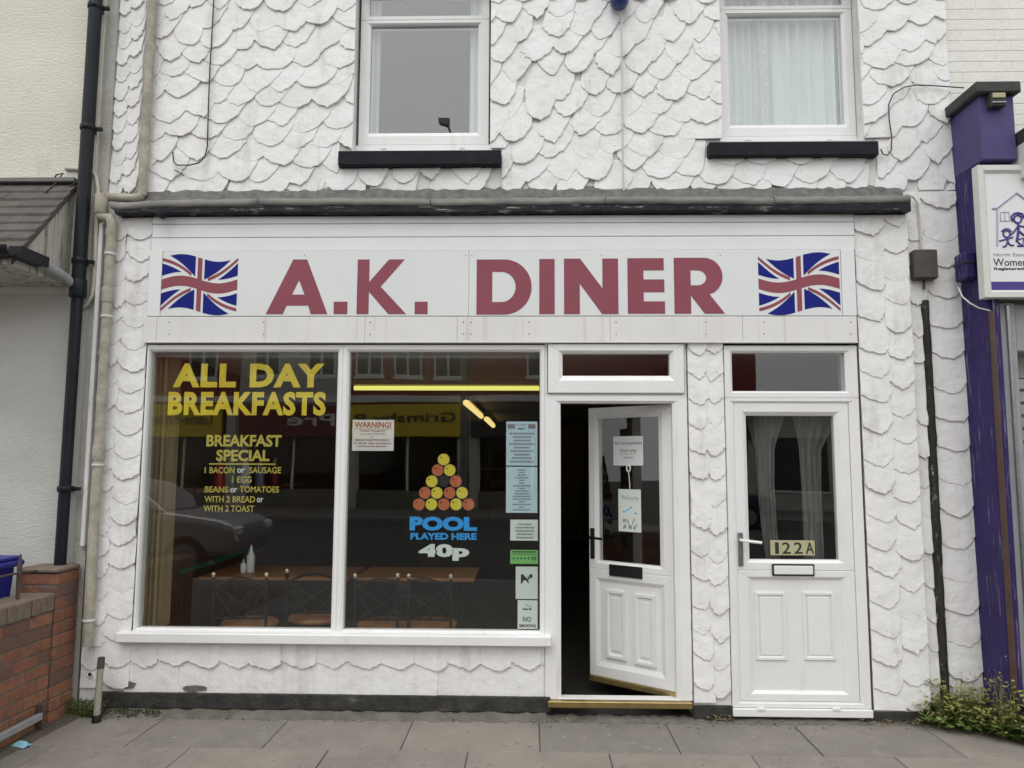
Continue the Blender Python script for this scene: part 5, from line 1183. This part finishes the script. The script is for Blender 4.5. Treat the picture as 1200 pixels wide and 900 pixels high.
# tables and chairs in the window
def table(name, x0, x1, y0, y1, label):
    t = thing(name, ((x0+x1)/2, (y0+y1)/2, .03), label, 'table', 'tables in the window')
    MB().bbox(x0, x1, y0, y1, .725, .752, .006).build('tabletop', 'table_wood', t)
    for sx in (x0+.12, x1-.12):
        MB().tube([(sx, (y0+y1)/2, .05), (sx, (y0+y1)/2, .724)], .028, 10).build('leg', 'chair_metal', t); MB().bbox(sx-.03, sx+.03, y0+.06, y1-.06, .031, .06, .008).build('foot', 'chair_metal', t)
table('dining_table', PX(232, 675, .72), PX(392, 675, .72)+.1, .72, 1.32, 'wooden table behind the left pane with sauce bottles'); table('dining_table', PX(395, 675, .72)+.12, PX(556, 672, .72), .72, 1.32, 'wooden table behind the right pane')
ZF = .03
def make_chair():
    t = thing('dining_chair', (0, 0, ZF), 'x', 'chair', 'chairs in the window')
    W2 = .185
    MB().lathe([(.17, .425), (.20, .43), (.205, .445), (.19, .465), (.10, .475), (.02, .477)], (0, .20, 0), 20).build('seat', 'seat_wood', t)
    for s_ in (-1, 1):
        MB().tube([(s_*W2, -.02, .0), (s_*W2, .0, .44), (s_*W2, -.02, .80)], .011, 8).build('leg', 'chair_metal', t)
        MB().tube([(s_*W2, .40, .0), (s_*W2*.9, .36, .43)], .011, 8).build('leg', 'chair_metal', t)
        MB().lathe([(.006, .795), (.015, .803), (.018, .817), (.014, .83), (.004, .835)], (s_*W2, -.02, 0), 10).build('finial', 'finial', t)
    n = 10
    MB().tube([(W2*(-1+2*i/n), -.018, .735+.06*math.sin(math.pi*i/n)) for i in range(n+1)], .009, 8).build('top_rail', 'chair_metal', t)
    MB().tube([(W2*(-1+2*i/n), -.010, .74-.22*math.sin(math.pi*i/n)) for i in range(n+1)], .007, 8).build('back_hoop', 'chair_metal', t)
    MB().tube([(-W2, -.004, .52), (W2, -.004, .52)], .008, 8).build('back_rail', 'chair_metal', t)
    MB().tube([(-W2*.9, -.004, .52), (0, -.012, .63), (W2*.9, -.018, .74)], .006, 6).build('cross_bar', 'chair_metal', t); MB().tube([(W2*.9, -.0, .52), (0, -.022, .63), (-W2*.9, -.024, .74)], .006, 6).build('cross_bar', 'chair_metal', t)
    return t
ch0 = make_chair()
spots = [(368, .62, 8, 'metal chair beside the mullion behind the left pane'), (283, .40, 0, 'metal chair in front of the table with sauce bottles'), (448.5, .40, 2, 'metal chair behind the POOL pane nearest the window mullion'), (498, .41, -3, 'metal chair behind the POOL pane nearest the notices')]
for i, (px, Y, rz, lb) in enumerate(spots):
    o = ch0 if i == 0 else copy_tree(ch0)
    o.location = (PX(px, 665, Y), Y, ZF); o.rotation_euler.z = R_(rz); o['label'] = lb
def bottle(px, Y, hgt, r0, mt, lb, capm):
    x = PX(px, 668, Y); root = thing('sauce_bottle', (x, Y, .752), lb, 'bottle'); MB().lathe([(r0*.9, 0), (r0, .006), (r0, hgt*.6), (r0*.55, hgt*.75)], (x, Y, .753), 14).build('body', mt, root)
    MB().lathe([(r0*.5, hgt*.751), (r0*.45, hgt*.8), (.005, hgt), (.003, hgt*1.02)], (x, Y, .753), 12).build('nozzle', capm, root)
bottle(293.5, .95, .20, .03, 'bottle_white', 'tall white sauce bottle on the wooden table', 'bottle_white'); bottle(285, .92, .10, .022, 'bottle_white', 'small white salt shaker on the wooden table', 'steel')
# hall table glimpse: a dark cabinet deep inside
cab = thing('wall_cabinet', (-.4, 6, .03), 'dark cabinet deep inside the diner', 'cabinet'); MB().bbox(-1.6, .4, 6.2, 6.7, .03, 1.5, .01).build('carcass', 'room_brown', cab); MB().bbox(-1.55, -.62, 6.185, 6.2, .1, 1.45, .006).build('cupboard_door', 'room_dark', cab); MB().bbox(-.58, .35, 6.185, 6.2, .1, 1.45, .006).build('cupboard_door', 'room_dark', cab)

# ================================================================ ACROSS THE STREET (seen mirrored in the glass)
YO = -22.0
def shop(name, x0, x1, h, wallm, label, fasc=None, ftext=None, fcol='ink_black', fz=(2.45, 3.6), windows=2, ftw=None, fx=None, roof=True):
    root = thing(name, ((x0+x1)/2, YO-4, -.02), label, 'building', 'shops across the street')
    MB().box(x0+.01, x1-.01, YO-8, YO, 3.6 if fasc else 3.2, h).build('wall', wallm, root)
    MB().box(x0+.01, x1-.01, YO-8, YO-.4, -.02, 3.6).build('wall', 'opp_dark', root)
    for a, b in ((x0+.01, x0+.35), (x1-.35, x1-.01)): MB().box(a, b, YO-.5, YO+.02, -.02, 3.5).build('pilaster', 'opp_render', root)
    MB().box(x0+.35, x1-.35, YO-.35, YO-.1, -.02, .6).build('stall_riser', 'opp_olive', root)
    n = max(2, int((x1-x0-.7)/1.6))
    for k in range(n+1):
        xx = x0+.35+(x1-x0-.7)*k/n; MB().box(xx-.04, xx+.04, YO-.3, YO-.16, .6, 2.45).build('mullion', 'opp_white', root)
    for k in range(n):
        xa_ = x0+.35+(x1-x0-.7)*k/n; xb_ = x0+.35+(x1-x0-.7)*(k+1)/n; MB().box(xa_+.04, xb_-.04, YO-.25, YO-.23, .6, 2.45).build('pane', 'car_glass', root)
    if fasc:
        fa, fb = fx if fx else (x0+.1, x1-.1)
        MB().bbox(fa, fb, YO-.05, YO+.15, fz[0], fz[1], .02).build('fascia', fasc, root)
        if ftext:
            a, b = ftw; text_mb(ftext, b, a, fz[0]+.42, fz[1]-.3, 0, .01, .01, lambda v: (v[0], YO+.165-v[1], v[2])).build('lettering', fcol, root)
    MB().bbox(x0, x1, YO-.1, YO+.08, 3.68, 3.92, .02).build('string_course', 'opp_white', root)
    for k in range(windows):
        xc = x0+(x1-x0)*(k+.5)/windows
        wf = MB().box(xc-.55, xc+.55, YO-.05, YO+.06, 4.5, 4.6).build('window', 'opp_white', root)
        MB().frame(xc-.5, xc+.5, 4.6, 6.1, .07, YO+.02, YO-.1).build('frame', 'opp_white', wf)
        MB().box(xc-.45, xc+.45, YO+.002, YO+.012, 4.65, 6.05).build('pane', 'car_glass', wf); MB().box(xc-.04, xc+.04, YO+.013, YO+.04, 4.65, 6.05).build('bar', 'opp_white', wf)
    if roof:
        MB().prismx([(YO+.25, h), (YO-4, h+1.6), (YO-8, h)], x0, x1).build('roof', 'opp_slate', root)
    return root
shop('brick_shop', -21, -10.4, 6.9, 'opp_brick', 'red brick shop with a yellow Game-Room fascia across the street', 'opp_yellow', 'Game-Room', 'opp_olive', windows=4, ftw=(-13.6, -11.2), fx=(-20.5, -10.9))
shop('brick_shop', -10.38, -6.5, 6.9, 'opp_render', 'pale rendered shop with a maroon fascia across the street', 'opp_maroon', 'Pre', 'opp_white', windows=2, ftw=(-8.6, -6.9))
shop('brick_shop', -6.48, -2.2, 6.9, 'opp_brick', 'red brick shop with a yellow Grimsby fascia across the street', 'opp_yellow', 'Grimsby P', 'opp_dark', windows=3, ftw=(-6.2, -2.6))
shop('brick_shop', -2.18, 7.9, 6.9, 'opp_brick', 'long red brick shop opposite the open doorway', 'opp_dark', None, windows=2)
lw_ = thing('low_shop', (12, YO-4, -.02), 'low flat-roofed shop at the end of the row opposite', 'building', 'shops across the street')
MB().box(7.95, 22, YO-8, YO, -.02, 3.5).build('wall', 'opp_render', lw_); MB().box(7.92, 22, YO-8, YO+.2, 3.5, 3.75).build('roof', 'opp_slate', lw_)
for k in range(6):
    wf = MB().box(8.4+k*2.2, 10.3+k*2.2, YO-.02, YO+.05, .55, .62).build('window', 'opp_white', lw_); MB().box(8.4+k*2.2, 10.3+k*2.2, YO-.01, YO+.012, .63, 2.5).build('pane', 'opp_dark', wf)
# street lamp
lx_, lz_ = -2.72, 12.25; lyy = -18.0
sl_ = thing('street_lamp', (-2.0, lyy, -.02), 'tall grey street lamp standing on the far pavement behind the viewer', 'lamp post')
MB().tube([(-2.0, lyy, -.02), (-2.0, lyy, 1.6)], .13, 12).build('base', 'lamp_grey', sl_); MB().tube([(-2.0, lyy, 1.6), (-2.05, lyy, 9.5), (-2.2, lyy, 11.0), (lx_+.06, lyy, lz_+.02)], [.09, .06, .04, .035], 10).build('pole', 'lamp_grey', sl_)
MB().add([(lx_-.2, lyy-.12, lz_+.05), (lx_+.12, lyy-.15, lz_-.05), (lx_+.12, lyy+.15, lz_-.05), (lx_-.2, lyy+.12, lz_+.05), (lx_-.22, lyy-.1, lz_+.2), (lx_+.14, lyy-.12, lz_+.18), (lx_+.14, lyy+.12, lz_+.18), (lx_-.22, lyy+.1, lz_+.2)], [(0, 3, 2, 1), (4, 5, 6, 7), (0, 1, 5, 4), (1, 2, 6, 5), (2, 3, 7, 6), (3, 0, 4, 7)]).build('lantern', 'lamp_grey', sl_)
# parked cars
def make_car(mt, x, y, label):
    root = thing('parked_car', (x, y, -.14), label, 'car', 'cars parked in the street'); z0 = -.14
    side = [(-2.0, .32), (2.0, .32), (2.06, .55), (2.0, .78), (1.75, .86), (.95, .97), (-1.75, 1.0), (-2.0, .9), (-2.05, .6)]
    b = MB().prism([(x+a, z0+c_) for a, c_ in side], y-.84, y+.84).build('body', mt, root, bevel=.09)
    cab = [(-1.72, .985), (.98, .955), (.35, 1.38), (-.1, 1.47), (-1.1, 1.46), (-1.55, 1.3)]
    vs = [(x+a, y+s_*(.80 if c_ < 1.1 else .60), z0+c_) for s_ in (-1, 1) for a, c_ in cab]; n = 6
    MB().add(vs, [list(range(n)), list(range(2*n-1, n-1, -1))]+[(i, n+i, n+(i+1) % n, (i+1) % n) for i in range(n)]).build('cabin', mt, root, bevel=.05)
    for s_ in (-1, 1):
        gq = [(-1.5, 1.03), (.78, 1.01), (.28, 1.33), (-.15, 1.41), (-1.05, 1.40), (-1.38, 1.28)]
        MB().add([(x+a, y+s_*(.815-(c_-1.0)*.46), z0+c_) for a, c_ in gq], [list(range(6))]).build('side_window', 'car_glass', root)
        for wx in (-1.28, 1.3):
            wh = MB().lathe([(.30, -.1), (.315, -.09), (.315, .09), (.30, .1)], (x+wx, y+s_*.78, z0+.315), 24, 'y').build('wheel', 'tyre', root); MB().lathe([(.2, -.1), (.21, .0), (.2, .1)], (x+wx, y+s_*.79, z0+.315), 18, 'y').build('rim', 'steel', wh)
        MB().bbox(x+1.9, x+2.05, y+s_*.66-.14, y+s_*.66+.14, z0+.62, z0+.76, .03).build('headlight', 'opp_white', root); MB().bbox(x-2.06, x-1.95, y+s_*.68-.1, y+s_*.68+.1, z0+.65, z0+.9, .03).build('tail_light', 'ink_red', root)
        MB().bbox(x+.55, x+.72, y+s_*.93-.08, y+s_*.93+.08, z0+.95, z0+1.08, .03).build('mirror', mt, root)
    MB().add([(x+.97, y-.7, z0+1.0), (x+.97, y+.7, z0+1.0), (x+.40, y+.55, z0+1.375), (x+.40, y-.55, z0+1.375)], [(0, 1, 2, 3)]).build('windscreen', 'car_glass', root)
make_car('car_silver', -6.4, -7.2, 'silver hatchback parked at the kerb behind the viewer'); make_car('car_navy', 4.4, -16.2, 'dark blue hatchback parked on the far side of the street')
print('scales', NSC)
